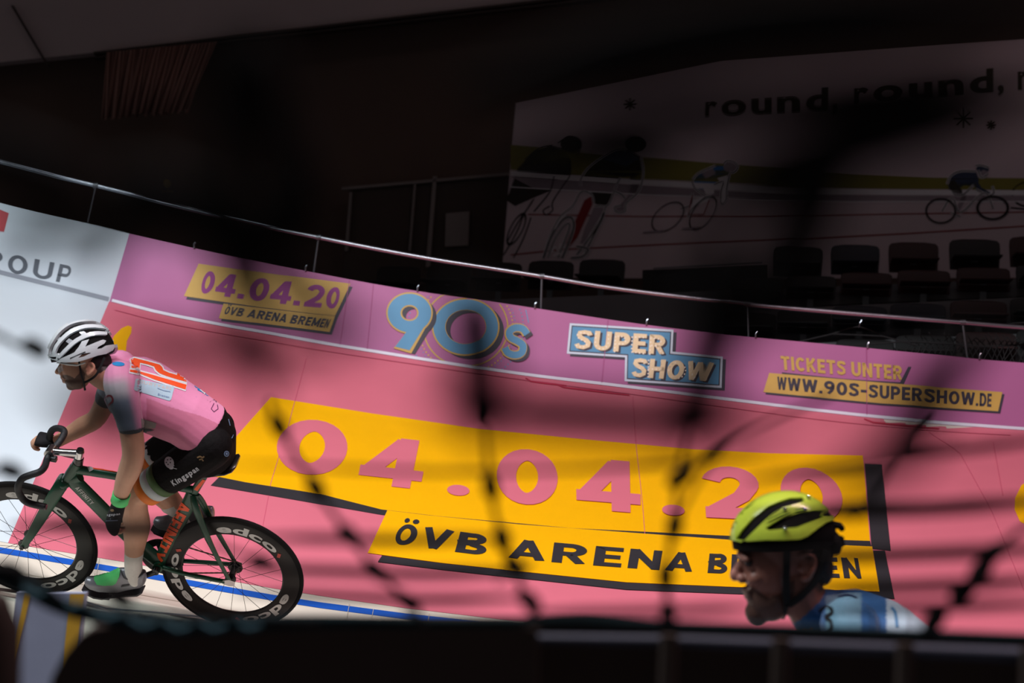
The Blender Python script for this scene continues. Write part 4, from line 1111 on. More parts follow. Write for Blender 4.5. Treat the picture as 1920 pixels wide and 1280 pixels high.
two = [(385,195), (420,186), (560,222), (690,258), (718,285), (732,318), (790,345), (880,372), (890,335), (965,362), (985,445), (860,412), (760,380), (690,352), (650,318), (630,278), (560,255), (480,238), (474,302), (382,290)]
p.line(q(one), 5.5, M_nw, closed=True); p.line(q(two), 5.5, M_nw, closed=True); p.poly(q(one), M_no); p.poly(q(two), M_no); p.build('back_number', jo)
p = JP()
p.poly(q([(440,405), (845,492), (852,505), (820,630), (800,648), (770,640), (425,533), (412,518), (428,415)]), M_pat)
p.text('COURTYARD', q([(440,450), (640,492), (815,533)]), q([(446,418), (645,462), (822,503)]), M_patt, gap=.2, t=.16)
p.text('Bremen', q([(672,590), (795,620)]), q([(676,565), (800,598)]), M_ptx, off=.035, font=True); p.line(q([(668,512), (735,538), (810,552)]), 1.1, M_ptx); p.build('sponsor_patch', jo)
p = JP(); p.poly(q([(1090,435), (1190,482), (1232,597), (1105,530)]), M_sbl); p.line(q([(1125,480), (1190,510), (1200,560), (1150,540), (1140,515), (1165,525)]), 2, M_nw); p.build('blue_patch', jo)
p = JP(); p.ell(*q([(245,247)])[0], 11.5, 4, M_sbl, rot=.08); p.build('blue_patch', jo)
p = JP(); p.line(q([(1285,675), (1255,735), (1285,768), (1330,735), (1322,690)]), 1.3, M_vio); p.line(q([(1262,572), (1280,585)]), 1.5, M_vio); p.line(q([(1290,610), (1310,665)]), 1.2, M_vio); p.build('violet_mark', jo)
p = JP(); p.line(q([(105,625), (130,592), (165,592), (185,625), (175,660), (140,690), (150,705)]), 3.2, M_mar, smooth=4); p.build('sleeve_mark', jo)
p = JP(); p.poly(q([(490,838), (660,890), (645,945), (500,952)]), mat('patch_grey', (150, 142, 138), .6)); p.poly(q([(498,940), (640,962), (600,975), (500,982)]), mat('patch_slate', (50, 56, 66), .6)); p.build('side_patch', jo)
# shorts
shm = MB(); shm.add(*loft(dense(torso(.006, 6, 9)), 28))
limb(shm, [PR(398,838,.09,.090), PR(360,862,.095,.092), PR(325,885,.10,.086), PR(297,902,.103,.078)])
limb(shm, [PR(402,802,-.09,.090), PR(340,830,-.095,.090), PR(300,848,-.10,.078)])
smh = remesh(shm, .0045, 6)
so_ = smh.build('shorts', mat('shorts_black', (14, 12, 13), .8, scale=90, bump=.25, spec=.12), rider)
SS_ = Surf(smh); SS_.last = 6.4
q = lambda l: px3((180, 820), 6.4, l)
M_gn, M_gd, M_hg, M_ho = mat('hem_green', (96, 170, 62), .6), mat('hem_dark_green', (52, 82, 34), .6), mat('hem_grey', (176, 184, 186), .6), mat('hem_orange', (222, 116, 26), .6)
SP_ = lambda base=.0012: Paint(SS_, step=.0004, L=5, base=base)
M_kw = mat('print_pale', (178, 180, 188), .6)
p = SP_(); p.text('Kingspan', q([(935,580), (1085,490), (1240,388)]), q([(893,520), (1045,432), (1198,338)]), M_kw, off=.035, font=True); p.build('lettering', so_)
p = SP_(); p.ell(*q([(882,300)])[0], 8.5, 11, M_kw, rot=-.35)
for x, y in ((862,268), (900,262), (848,300), (895,300), (868,322)): p.ell(*q([(x,y)])[0], 1.4, 1.4, mat('print_dot', (26, 22, 24), .6), n=10, same=True)
p.ell(*q([(905,358)])[0], 4.5, 3.5, M_kw); p.line(q([(915,360), (975,375)]), 1, M_kw); p.line(q([(920,345), (945,335)]), 1, M_kw); p.build('beetle_print', so_)
p = SP_(); M_go = mat('print_gold', (120, 92, 58), .6)
p.line(q([(1215,240), (1250,225), (1280,240), (1300,225)]), 3, M_go); p.line(q([(1240,265), (1270,255), (1290,280)]), 2.4, M_go); p.build('gold_print', so_)
p = SP_()
for (x, y) in ((408, 778), (384, 794), (424, 850)):
    p.ell(x, y, 4.6, 5.2, M_ptx, hole=.72, n=20); p.ell(x, y, 2, 2.4, M_ptx, n=12)
p.line([(427, 786), (430, 798)], 1.6, M_ptx); p.line([(436, 815), (433, 822)], 1.2, M_ptx); p.build('round_badge', so_)
# hem bands: cloth rings at the leg openings
def band(l, r, name, m, par):
    mb = MB(); n = 28
    for (a, ra), (b, rb) in zip(l, l[1:]): pass
    t = (l[-1][0] - l[0][0]).normalized(); u = t.orthogonal().normalized(); w = t.cross(u)
    vs, fs = [], []
    for c, rr in l:
        for k in range(n): an = 2*math.pi*k/n; vs.append(c + (u*math.cos(an) + w*math.sin(an))*rr)
    for i in range(len(l)-1):
        for k in range(n): fs.append((i*n+k, i*n+(k+1) % n, (i+1)*n+(k+1) % n, (i+1)*n+k))
    mb.add(vs, fs); o = mb.build(name, m, par); s = o.modifiers.new('s', 'SOLIDIFY'); s.thickness = .003; return o
def along(A, B, u): return A.lerp(B, u)
for A, B, rA, rB in ((P(312,893,.102), P(272,921,.105), .0835, .0735), (P(312,842,-.10), P(276,862,-.10), .081, .070)):
    for (u0, u1, nm, m) in ((.0, .30, 'hem_band', M_gd), (.30, .62, 'hem_band', M_hg), (.62, .95, 'hem_band', M_ho)):
        band([(along(A, B, u0), rA + (rB-rA)*u0), (along(A, B, (u0+u1)/2), rA + (rB-rA)*(u0+u1)/2), (along(A, B, u1), rA + (rB-rA)*u1)], 0, nm, m, so_)
# socks
M_sock = mat('sock_white', (206, 204, 198), .85, scale=80, bump=.2)
for l, nm in (([PR(251.5,1035,.105,.0435), PR(250,1052,.105,.041), PR(251,1070,.105,.041), PR(254,1084,.105,.040)], 0), ([PR(322,944,-.10,.0545), PR(338,958,-.10,.043), PR(353,973,-.10,.040)], 1)):
    mb = MB(); limb(mb, l); remesh(mb, .005, 3).build('sock', M_sock, rider)
# shoes
M_shoe = mat('shoe_silver', (128, 128, 134), .35, .3, scale=20, var=.15); M_sole = mat('shoe_sole', (52, 51, 54), .5); M_strap = mat('shoe_green', (84, 200, 112), .5)
def shoe(mp, y, name):
    R = []
    for px, py, hh, w in ((159.5,1088,2,.012), (163,1089,7,.026), (172,1092,9,.035), (188,1093,12.5,.042), (205,1091,16.5,.042), (222,1087,21.5,.040), (238,1085,20,.035), (252,1085,17,.034), (264,1084,16,.033), (271,1082,13,.026), (274,1082,6,.012)):
        R.append((mp(px, py, y), LEFT*w, (mp(px, py-1, y) - mp(px, py, y))*hh))
    mb = MB(); mb.add(*loft(R, 24)); m2 = remesh(mb, .004, 2); o = m2.build(name, M_shoe, rider)
    S = Surf(m2)
    mb = MB(); mb.add(*prism([mp(px, py, y-.027) for px, py in ((160,1091), (168,1098), (184,1105), (200,1107.5), (214,1105), (240,1102), (262,1101), (272,1096), (273,1098), (264,1103.5), (240,1104.5), (212,1107.5), (198,1110), (182,1107.5), (166,1099.5))], LEFT*.054)); mb.build('sole', M_sole, o)
    mb = MB(); mb.add(*prism([mp(px, py, y-.02) for px, py in ((193,1109), (211,1108), (210,1114), (196,1113))], LEFT*.04)); mb.build('cleat', M_sole, o)
    return o, S
def mp_far(px, py, y):  # same shoe at the raised far pedal, heel up
    a = math.radians(-4); dx, dy = px - 222, py - 1112
    return P(352 + dx*math.cos(a) - dy*math.sin(a), 996 + dx*math.sin(a) + dy*math.cos(a), y)
s1, S1 = shoe(P, .105, 'shoe')
p = Paint(S1, step=.0006, L=4, base=.001)
q = lambda l: px3((130, 960), 6.4, l)
p.poly(q([(300,775), (430,712), (590,650), (612,700), (600,770), (560,850), (525,872), (420,880), (335,870), (300,815)]), M_strap, thick=.002)
p.line(q([(345,760), (350,810), (460,870)]), 1.6, M_sole); p.ell(*q([(562,762)])[0], 1.5, 1.5, M_sole, n=10)
p.line(q([(620,690), (660,780), (740,800), (820,780), (900,712)]), 3, M_sole, smooth=3); p.poly(q([(620,875), (720,860), (725,875), (625,892)]), M_sole); p.build('strap', s1)
s2, S2 = shoe(mp_far, -.105, 'shoe')
# gloves
M_glv = mat('glove_black', (19, 19, 22), .75, scale=60, bump=.2, spec=.2); M_glg = mat('glove_green', (78, 200, 112), .6)
g = MB(); f = (kl - wl).normalized(); n_ = (-LEFT*.45 - FWD*.85); n_ = (n_ - f*n_.dot(f)).normalized(); s_ = f.cross(n_)
g.add(*loft([(wl + f*.004, s_*.033, n_*.031), (wl + f*.03, s_*.038, n_*.029), (wl.lerp(kl, .6), s_*.050, n_*.030), (kl, s_*.053, n_*.030), (kl + f*.016 + n_*.004, s_*.052, n_*.027), (kl + f*.020 + n_*.004, s_*.049, n_*.02)], 24))
gm = remesh(g, .004, 3); go = gm.build('glove', M_glv, rider)
mb = MB(); mb.add(*loft([(wl - f*.034, s_*.036, n_*.034), (wl - f*.01, s_*.034, n_*.033), (wl + f*.012, s_*.036, n_*.034)], 24, cap=False)); cf = mb.build('cuff', M_glg, go); sm = cf.modifiers.new('s', 'SOLIDIFY'); sm.thickness = .004
GS = Surf(gm); p = Paint(GS, step=.0005, L=4, base=.001); q = lambda l: px3((180, 820), 6.4, l)
p.text('Kingspan', q([(78,945), (180,938), (285,925)]), q([(84,915), (182,908), (288,898)]), M_kw, off=.035, font=True); p.ell(*q([(198,872)])[0], 3.5, 2.5, M_go, n=12); p.line(q([(100,1000), (260,988)]), 2, mat('print_slate', (70, 80, 104), .6)); p.build('lettering', go)
p = Paint(Surf(mb), L=4, base=.002); p.poly(q([(190,730), (225,690), (260,760), (210,755)]), M_glv); p.poly(q([(290,680), (360,672), (372,740), (330,770)]), M_glv); p.build('cuff_patch', cf)
g = MB(); f = (kf - wf).normalized(); n_ = (-BUP - f*(-BUP).dot(f)).normalized(); s_ = f.cross(n_)
g.add(*loft([(wf - f*.01, s_*.031, n_*.029), (wf + f*.02, s_*.036, n_*.027), (wf.lerp(kf, .6), s_*.046, n_*.026), (kf - f*.004, s_*.048, n_*.024), (kf + f*.002, s_*.045, n_*.02)], 24)); remesh(g, .004, 3).build('glove', M_glv, rider)

# ---- helmet
def helmet(Cc, ax, up, lat, a, b, l, par, name, m_liner, cut):
    """dark inner shell; returns the outer surface to build the ribs on"""
    vs, fs = ball(Cc, ax*a*.93, lat*l*.93, up*b*.93, 40, 24)
    bm = bmesh.new(); bvs = [bm.verts.new(v) for v in vs]
    for f_ in fs: bm.faces.new([bvs[i] for i in f_])
    co, no = cut
    g_ = bmesh.ops.bisect_plane(bm, geom=bm.verts[:] + bm.edges[:] + bm.faces[:], plane_co=co, plane_no=no, clear_outer=True)
    bmesh.ops.holes_fill(bm, edges=[e for e in bm.edges if e.is_boundary])
    bm.verts.index_update(); mb = MB(); mb.add([v.co.copy() for v in bm.verts], [tuple(v.index for v in f_.verts) for f_ in bm.faces]); bm.free()
    o = mb.build(name, m_liner, par)
    s = MB(); s.add(*ball(Cc, ax*a*.94, lat*l*.94, up*b*.94, 64, 40)); S = Surf(s); S.last = (Cc - CAM).length; return o, S
def mirror(o, C, n):
    me = o.data; org = ORG[o.name]; me2 = me.copy()
    for v in me2.vertices: w = v.co + org; v.co = w - n*(2*(w-C).dot(n)) - org
    me2.flip_normals(); c = bpy.data.objects.new(o.name, me2); COL.objects.link(c); c.parent = o.parent; ORG[c.name] = org
    return c
M_lin = mat('helmet_liner', (13, 12, 12), .85, spec=.15); M_hw = mat('helmet_white', (200, 208, 212), .25, coat=.5, var=.03); M_hg2 = mat('helmet_grey', (150, 156, 162), .3, coat=.3, var=.04); M_strp = mat('helmet_strap', (18, 18, 19), .8)
HC = Hp(155, 661); hax = (RT*-.965 - UP*.26).normalized(); hup = (UP*.965 - RT*.26).normalized()
lin_, HS = helmet(HC, hax, hup, HL, .146, .140, .108, rider, 'helmet', M_lin, (Hp(150, 668), (-hup + HF*.0 - RT*.05).normalized()))
q = lambda l: px3((70, 580), 7.111, l)
def rib(l, w, m, th=.012, sm=5): 
    p = Paint(HS, step=.0, L=5, base=-.003); p.line(q(l), w, m, thick=th, smooth=sm); return p.build('shell_rib', lin_, smooth=True)
ribs = []
rib([(172,600), (182,520), (230,420), (300,320), (400,235), (500,190), (600,170), (720,165), (860,185), (985,218)], [3.5, 4.5, 5.5, 6, 5], M_hw, .014)
ribs.append(rib([(232,592), (275,485), (370,375), (480,295), (620,247), (760,240), (955,268)], [5, 6, 6.5, 6, 4], M_hw))
ribs.append(rib([(295,640), (400,530), (520,425), (650,358), (780,328), (915,332)], [5, 6.5, 7, 6.5, 5], M_hw))
p = Paint(HS, step=0, L=5, base=-.003)
p.poly(q([(275,690), (330,650), (430,605), (500,575), (560,500), (600,430), (690,405), (640,500), (760,450), (860,412), (900,425), (880,460), (800,505), (790,530), (850,520), (900,485), (1000,470), (1005,510), (985,545), (900,590), (800,610), (640,665), (540,693), (400,700)]), M_hw,
       holes=[q([(555,640), (600,590), (690,575), (715,580), (620,625)])], thick=.013); lowr = p.build('side_shell', lin_, smooth=True); ribs.append(lowr)
p = Paint(HS, step=0, L=4, base=.011); p.poly(q([(445,655), (640,560), (645,572), (450,640)]), M_lin); p.build('side_mark', lowr)
for l in ([(265,400), (300,365), (330,392), (285,440)], [(425,270), (500,232), (530,265), (470,298)], [(635,205), (700,205), (720,242), (660,245)], [(378,425), (420,385), (480,415), (440,470)], [(555,300), (620,288), (680,335), (610,362)]):
    p = Paint(HS, step=0, L=5, base=-.010); p.poly(q(l), M_hg2, thick=.010); ribs.append(p.build('shell_bridge', lin_, smooth=True))
p = Paint(HS, step=0, L=5, base=-.003); p.poly(q([(165,600), (290,585), (300,600), (280,680), (180,650)]), M_hw, holes=[q([(180,628), (275,628), (265,660), (205,655)])], thick=.012); ribs.append(p.build('brow_shell', lin_, smooth=True))
for r_ in ribs: mirror(r_, HC, HL)
mb = MB()
for y in (1, -1):
    mb.add(*tube(spline([Hp(148, 676, y*.075), Hp(152, 700, y*.076), Hp(157, 716, y*.060), Hp(159, 728, y*.022)], 4), .0045, 6, flat=.5, flatdir=HL)); mb.add(*tube(spline([Hp(196, 670, y*.070), Hp(182, 700, y*.072), Hp(168, 712, y*.066), Hp(157, 717, y*.060)], 4), .0055, 6, flat=.5, flatdir=HL))
mb.add(*tube([Hp(159, 728, .022), Hp(159, 730, -.022)], .005, 6)); mb.build('chin_strap', M_strp, lin_)
# ================================================================== the man with the lime helmet, close to the infield fence
MD = 3.8
def G(px, py, y=0.0): return at(px, py, MD - y)
man = thing('person', V((G(1700, 1300).x, 3.9, 0)), 'man in profile with lime yellow helmet and blue jersey behind the dark rail', 'person')
mk = MB(); kf = (RT*-.985 - UP*.17).normalized(); ku = (UP*.985 - RT*.17).normalized(); kl_ = -FW
mk.add(*ball(G(1478, 1020), kf*.100, kl_*.078, ku*.095, 28, 18))          # cranium
mk.add(*ball(G(1440, 1068), kf*.066, kl_*.064, ku*.092, 24, 16))          # face
mk.add(*ball(G(1445, 1120), kf*.064, kl_*.056, ku*.062, 22, 14))          # jaw
mk.add(*ball(G(1420, 1147), kf*.034, kl_*.034, ku*.034))                   # chin
limb(mk, [(G(1394, 1042, -.03), .011), (G(1389, 1038), .012), (G(1394, 1042, .03), .011)])   # brow
limb(mk, [(G(1394, 1048), .012), (G(1386, 1062), .0125), (G(1378, 1076), .0145)])            # nose
mk.add(*sph(G(1377.5, 1080), .0135))
for y in (.014, -.014): mk.add(*sph(G(1391, 1085, y), .0125))
limb(mk, [(G(1405, 1107, -.026), .008), (G(1397, 1106), .0095), (G(1405, 1107, .026), .008)])
limb(mk, [(G(1407, 1116, -.024), .008), (G(1400, 1116), .009), (G(1407, 1116, .024), .008)])
for y in (.036, -.036): mk.add(*ball(G(1418, 1084, y), kf*.026, kl_*.024, ku*.022)); mk.add(*ball(G(1398, 1047, y), kf*.012, kl_*.02, ku*.010))
for y in (1, -1):
    e = [(1500, 1042), (1511, 1037), (1524, 1042), (1528, 1058), (1521, 1076), (1510, 1088), (1503, 1084)]
    limb(mk, [(G(a, b, y*(.086 if 0 < i < 5 else .078)), .0068) for i, (a, b) in enumerate(e)], 10, 3)
    mk.add(*ball(G(1511, 1064, y*.076), kf*.018, kl_*.008, ku*.033)); mk.add(*sph(G(1499, 1066, y*.079), .008)); mk.add(*sph(G(1507, 1083, y*.082), .0085))
# neck, bent back, hips, standing legs, arms to the knees
limb(mk, [(G(1495, 1090), .062), (G(1512, 1130), .060), (G(1545, 1175), .066)])
TR = [((1548,1156), .085, .06), ((1588,1168), .155, .085), ((1640,1194), .19, .105), ((1704,1250), .175, .11), ((1745,1325), .155, .105), ((1775,1375), .165, .11), ((1782,1415), .14, .10)]
def mtorso(k):
    C = [G(*c) for c, _, _ in TR]; R = []
    for i in range(len(C)):
        t = (C[min(i+1, len(C)-1)] - C[max(i-1, 0)]).normalized(); b = kl_.cross(t).normalized(); a = t.cross(b).normalized()
        R.append((C[i], a*(TR[i][1]+k), b*(TR[i][2]+k)))
    return R
mk.add(*loft(dense(mtorso(-.015)), 24))
for s in (1, -1):
    hip = G(1778, 1395, s*.09); ft = V((hip.x + .03, hip.y, .07))
    knee = V((hip.x - .06, hip.y, hip.z*.52))
    limb(mk, [(hip, .085), (hip.lerp(knee, .5), .075), (knee, .055), (knee.lerp(ft, .35), .056), (ft, .036)])
    limb(mk, [(ft + V((.03, 0, -.03)), .04), (ft + V((-.16, 0, -.045)), .03)])
    shd = G(1596, 1184, s*.165); el = V((shd.x - .02, shd.y - s*.07, shd.z - .27)); wr = V((knee.x - .03, knee.y - s*.02, knee.z + .20))
    limb(mk, [(shd, .055), (shd.lerp(el, .5), .047), (el, .042), (el.lerp(wr, .5), .04), (wr, .028)])
    kn = V((knee.x - .045, knee.y - s*.01, knee.z + .11)); hand(mk, wr, kn, V((1, 0, 0)), (.25, .35, .3), thumb=-s)
mm = remesh(mk, .0036, 8); mo = mm.build('body', M_skin, man)
MBEARD = [(1388, 1100), (1400, 1098), (1414, 1102), (1440, 1120), (1466, 1112), (1470, 1090), (1490, 1088), (1488, 1128), (1470, 1150), (1440, 1170), (1405, 1175), (1390, 1160), (1390, 1128), (1402, 1124), (1398, 1112), (1386, 1108)]
def mc(v):
    x, y, z = proj(v)
    if z < MD + .1 and inpoly(x, y, MBEARD): return rgb(92, 62, 52)
    if (v - G(1395, 1113)).length < .022: return rgb(140, 84, 78)
    if (v - G(1377, 1078)).length < .02: return rgb(190, 130, 116)
    return rgb(150, 98, 84)
paint(mo, mc)
mb = MB(); mb.add(*ball(G(1518, 1040), kf*.062, kl_*.072, ku*.066, 24, 16)); mb.add(*ball(G(1537, 1062), kf*.036, kl_*.055, ku*.05)); remesh(mb, .005, 3).build('hair', MATS['hair_dark'], man)
for y in (.034, -.034):
    mb = MB(); mb.add(*sph(G(1404, 1054, y), .012)); mb.build('eye', M_eye, man)
# jersey
mj = MB(); mj.add(*loft(dense(mtorso(.008)), 28))
limb(mj, [(G(1526, 1146), .066), (G(1552, 1160), .080), (G(1574, 1174), .10)])
for s in (1, -1):
    shd = G(1596, 1184, s*.165); limb(mj, [(G(1592, 1172, s*.13), .075), (shd, .070), (V((shd.x - .012, shd.y - s*.035, shd.z - .13)), .058), (V((shd.x - .016, shd.y - s*.05, shd.z - .2)), .054)])
mjm = remesh(mj, .0042, 6); mjo = mjm.build('jersey', M_cloth, man)
C_b1, C_b2, C_b3 = rgb(24, 98, 158), rgb(112, 162, 186), rgb(176, 204, 218)
def mjc(v):
    x, y, z = proj(v)
    if x < 1548: return C_b1 if y < 1180 else C_b2
    if y < 1112 + max(0, (1590 - x))*.12: return C_b1
    if x < 1615: return C_b2
    if x < 1662 + (y-1120)*.0: return C_b1
    return C_b3
paint(mjo, mjc)
MS = Surf(mjm); MS.last = 3.7
p = Paint(MS, step=.0005, L=8, base=.0012); M_b = mat('print_black', (22, 24, 30), .6)
p.line([(1536, 1146), (1548, 1137), (1558, 1140), (1560, 1150), (1549, 1158), (1558, 1164), (1559, 1176), (1547, 1184), (1536, 1182)], 6, M_b, smooth=4); p.build('lettering', mjo)
p = Paint(MS, step=.0005, L=8, base=.0012); p.line([(1670, 1138), (1678, 1150), (1682, 1175)], 5, mat('print_blue_deep', (40, 120, 170), .6), smooth=4); p.line([(1572, 1120), (1590, 1117), (1606, 1121)], 2.4, mat('seam_navy', (20, 50, 90), .6), smooth=3); p.build('print', mjo)
mb = MB(); rr = [(V((c.x, c.y, c.z)), a, b) for c, a, b in dense(mtorso(.012))[16:]]; mb.add(*loft(rr, 28))
for s in (1, -1):
    hip = G(1778, 1395, s*.09); knee = V((hip.x - .06, hip.y, hip.z*.52)); limb(mb, [(hip, .095), (hip.lerp(knee, .5), .084), (hip.lerp(knee, .72), .074)])
remesh(mb, .006, 4).build('shorts', MATS['shorts_black'], man)
for s in (1, -1):
    hip = G(1778, 1395, s*.09); ft = V((hip.x + .03, hip.y, .07)); mb = MB(); limb(mb, [(ft + V((.045, 0, -.022)), .046), (ft + V((-.06, 0, -.024)), .044), (ft + V((-.175, 0, -.035)), .034)]); remesh(mb, .006, 2).build('shoe', M_shoe, man)
# lime helmet
LC = G(1470, 1008); lax = (RT*-.978 - UP*.21).normalized(); lup = (UP*.978 - RT*.21).normalized()
M_lime = mat('helmet_lime', (186, 208, 66), .25, coat=.7, var=.03, scale=6); 
lin2, LS = helmet(LC, lax, lup, kl_, .150, .128, .108, man, 'helmet', M_lin, (G(1470, 1022), (-lup - RT*.14).normalized()))
q = lambda l: px3((1340, 900), 4.265, l)
v1 = [(172,360), (185,320), (230,255), (290,195), (345,150), (330,175), (265,235), (215,290), (185,345)]
v2 = [(185,470), (235,400), (320,310), (430,222), (520,185), (600,160), (700,155), (712,168), (640,190), (545,212), (470,262), (390,330), (300,415), (245,470), (215,490)]
v3 = [(413,388), (470,355), (590,295), (700,262), (800,248), (900,242), (962,268), (960,282), (850,302), (760,332), (650,372), (520,386), (440,394)]
def big(l):
    cx, cy = sum(a for a, _ in l)/len(l), sum(c for _, c in l)/len(l); return [p_ for p_ in grow_(l, 7)]
def grow_(l, k):
    A = sum(l[i-1][0]*l[i][1] - l[i][0]*l[i-1][1] for i in range(len(l))); s = 1 if A > 0 else -1; out = []
    for i in range(len(l)):
        x0, y0 = l[i-1]; x2, y2 = l[(i+1) % len(l)]; dx, dy = x2-x0, y2-y0; m = math.hypot(dx, dy) or 1; out.append((l[i][0] + s*dy/m*k, l[i][1] - s*dx/m*k))
    return out
p = Paint(LS, step=0, L=7, base=-.004)
p.poly(q([(110,450), (115,400), (135,330), (185,250), (250,185), (330,130), (420,100), (520,94), (640,102), (740,130), (850,170), (930,220), (985,275), (992,300), (960,320), (880,345), (810,390), (740,445), (680,470), (560,478), (420,478), (270,488), (235,478), (200,490), (150,480), (120,480)]), M_lime, holes=[q(big(v1)), q(big(v2)), q(big(v3))], thick=.009)
shell = p.build('shell', lin2, smooth=True); mirror(shell, LC, kl_)
M_gls = mat('vent_bridge', (120, 128, 140), .25, coat=.4)
for l in ([(440,215), (520,185), (590,205), (500,245)], [(640,290), (700,268), (770,320), (700,345)]):
    p = Paint(LS, step=0, L=7, base=-.010); p.poly(q(l), M_gls, thick=.008); mirror(p.build('vent_bridge', lin2, smooth=True), LC, kl_)
p = Paint(LS, step=0, L=7, base=.0095); M_lg = mat('print_lime_dark', (120, 150, 30), .4)
p.line(q([(425,330), (520,290), (600,262)]), 2.5, M_lg); p.line(q([(640,245), (700,232), (720,235)]), 3, M_lg); p.build('print', shell)
M_chr = mat('chrome_dot', (235, 238, 240), .08, 1.0)
for x, y in ((560,385), (560,238), (740,155), (712,240)):
    c, n = LS.hit(*q([(x, y)])[0]); mb = MB(); mb.add(*ball(c + n*.009, RT*.006, UP*.0045, FW*.005)); mb.build('rivet', M_chr, shell)
mb = MB()
for l in ([(1562, 984), (1575, 986), (1578, 990)], [(1566, 1008), (1577, 1010)], [(1560, 1020), (1578, 1018)]): mb.add(*tube([G(a, b, .02) for a, b in l], .009, 8, ball=True)); mb.add(*tube([G(a, b, -.02) for a, b in l], .009, 8, ball=True))
mb.add(*ball(G(1560, 1016), kf*.025, kl_*.05, ku*.035)); mb.build('fit_dial', M_lin, lin2)
mb = MB()
for y in (1, -1):
    mb.add(*tube(spline([G(1476, 1012, y*.088), G(1475, 1050, y*.082), G(1474, 1100, y*.074), G(1475, 1134, y*.058)], 4), .0095, 8, flat=.25, flatdir=kl_))
    mb.add(*tube(spline([G(1550, 1030, y*.075), G(1532, 1082, y*.076), G(1505, 1115, y*.070), G(1478, 1134, y*.060)], 4), .0095, 8, flat=.25, flatdir=kl_))
mb.add(*tube(spline([G(1475, 1134, .058), G(1468, 1156, 0), G(1475, 1134, -.058)], 4), .007, 8)); mb.build('chin_strap', M_strp, lin2)
# ================================================================== near the camera: infield fence, cover, nets
M_pad = mat('black_cover', (66, 55, 50), .85, scale=9, bump=.1, spec=.2); M_netc = mat('net_black', (26, 24, 24), .9, spec=.1); M_teal = mat('net_rope_teal', (13, 34, 38), .85, scale=60, var=.5, spec=.2)
D_F = 1.75
fence = thing('infield_fence', V((at(1200, 1220, D_F).x, at(1200, 1220, D_F).y, 0)), 'dark infield fence with a round grey tube along its top edge', 'fence')
mb = MB(); mb.add(*tube([at(940, 1196, D_F), at(1280, 1202, D_F), at(1920, 1228, D_F), at(2400, 1250, D_F)], [.006, .007, .009, .009], 12)); mb.build('top_tube', mat('painted_tube', (58, 64, 80), .6), fence)
mb = MB(); L = [at(x, y, D_F + .03) for x, y in ((900, 1172), (1280, 1180), (1920, 1200), (2400, 1215))]
mb.add(*prism(L + [V((L[-1].x, L[-1].y, 0)), V((L[0].x, L[0].y, 0))], FW*.03)); mb.build('panel', M_pad, fence, smooth=False)
for x in (1255, 1465, 1697, 1930):
    mb = MB(); a_ = at(x, 1190 + (x-1255)*.038, D_F - .02); mb.add(*tube([a_, V((a_.x, a_.y, 0))], .011, 8)); mb.build('upright', M_pad, fence)
cov = MB(); lp = [(205, 1172), (260, 1168), (420, 1176), (640, 1170), (960, 1172), (1010, 1178), (1010, 1500), (60, 1500), (84, 1320), (96, 1270), (118, 1228), (150, 1190), (178, 1176)]
cov.add(*prism([at(x, y, 1.65) for x, y in lp], FW*.06)); c_o = cov.build('fence_cover', M_pad, org=at(500, 1300, 1.58), smooth=False)
# carry the cover down to the floor
bv = c_o.modifiers.new('b', 'BEVEL'); bv.width = .012; bv.segments = 3
tag(c_o, 'black padded cover over the fence with a curved left edge', 'padding')
mb = MB(); a_ = at(480, 1480, 1.68); b_ = at(120, 1480, 1.68); d_ = at(960, 1480, 1.68)
mb.add(*prism([V((b_.x, b_.y, b_.z)), V((d_.x, d_.y, d_.z)), V((d_.x, d_.y, 0)), V((b_.x, b_.y, 0))], V((0, .05, 0)))); mb.build('skirt', M_pad, c_o, smooth=False)
pst = MB(); pts = [at(-14, 1140, 1.5), at(-12, 1180, 1.5), at(-12, 1280, 1.5)]; pts += [V((pts[-1].x, pts[-1].y, 0))]
pst.add(*tube(pts, [.020, .028, .028, .028], 20, ball=True)); o = pst.build('padded_post', M_pad, org=V((pts[-1].x, pts[-1].y, 0)))
tag(o, 'rounded black padded post at the lower left corner', 'post')
# grey floor board with yellow borders in the gap between the two
M_mat = mat('mat_grey_blue', (140, 150, 172), .6); M_mye = mat('mat_yellow', (190, 150, 40), .6)
b_ = [(30, 1112), (160, 1112), (110, 1420), (10, 1420)]; Dm = 4.3
mb = MB(); L = [at(x, y, Dm) for x, y in b_]; L[2].z = L[3].z = 0; mb.add(*prism(L, FW*.03)); mo_ = mb.build('floor_sign', M_mat, org=V((L[2].x, L[2].y, 0)), smooth=False)
tag(mo_, 'grey upright board with yellow side stripes in the gap at lower left', 'board')
p = Paint(Plane(L[0], (L[1]-L[0]).cross(L[3]-L[0])), L=400, base=.002); p.poly([(46, 1113), (58, 1113), (40, 1195), (26, 1260), (20, 1260)], M_mye); p.poly([(132, 1113), (159, 1113), (146, 1200), (125, 1300), (112, 1300)], M_mye); p.build('side_stripe', mo_)

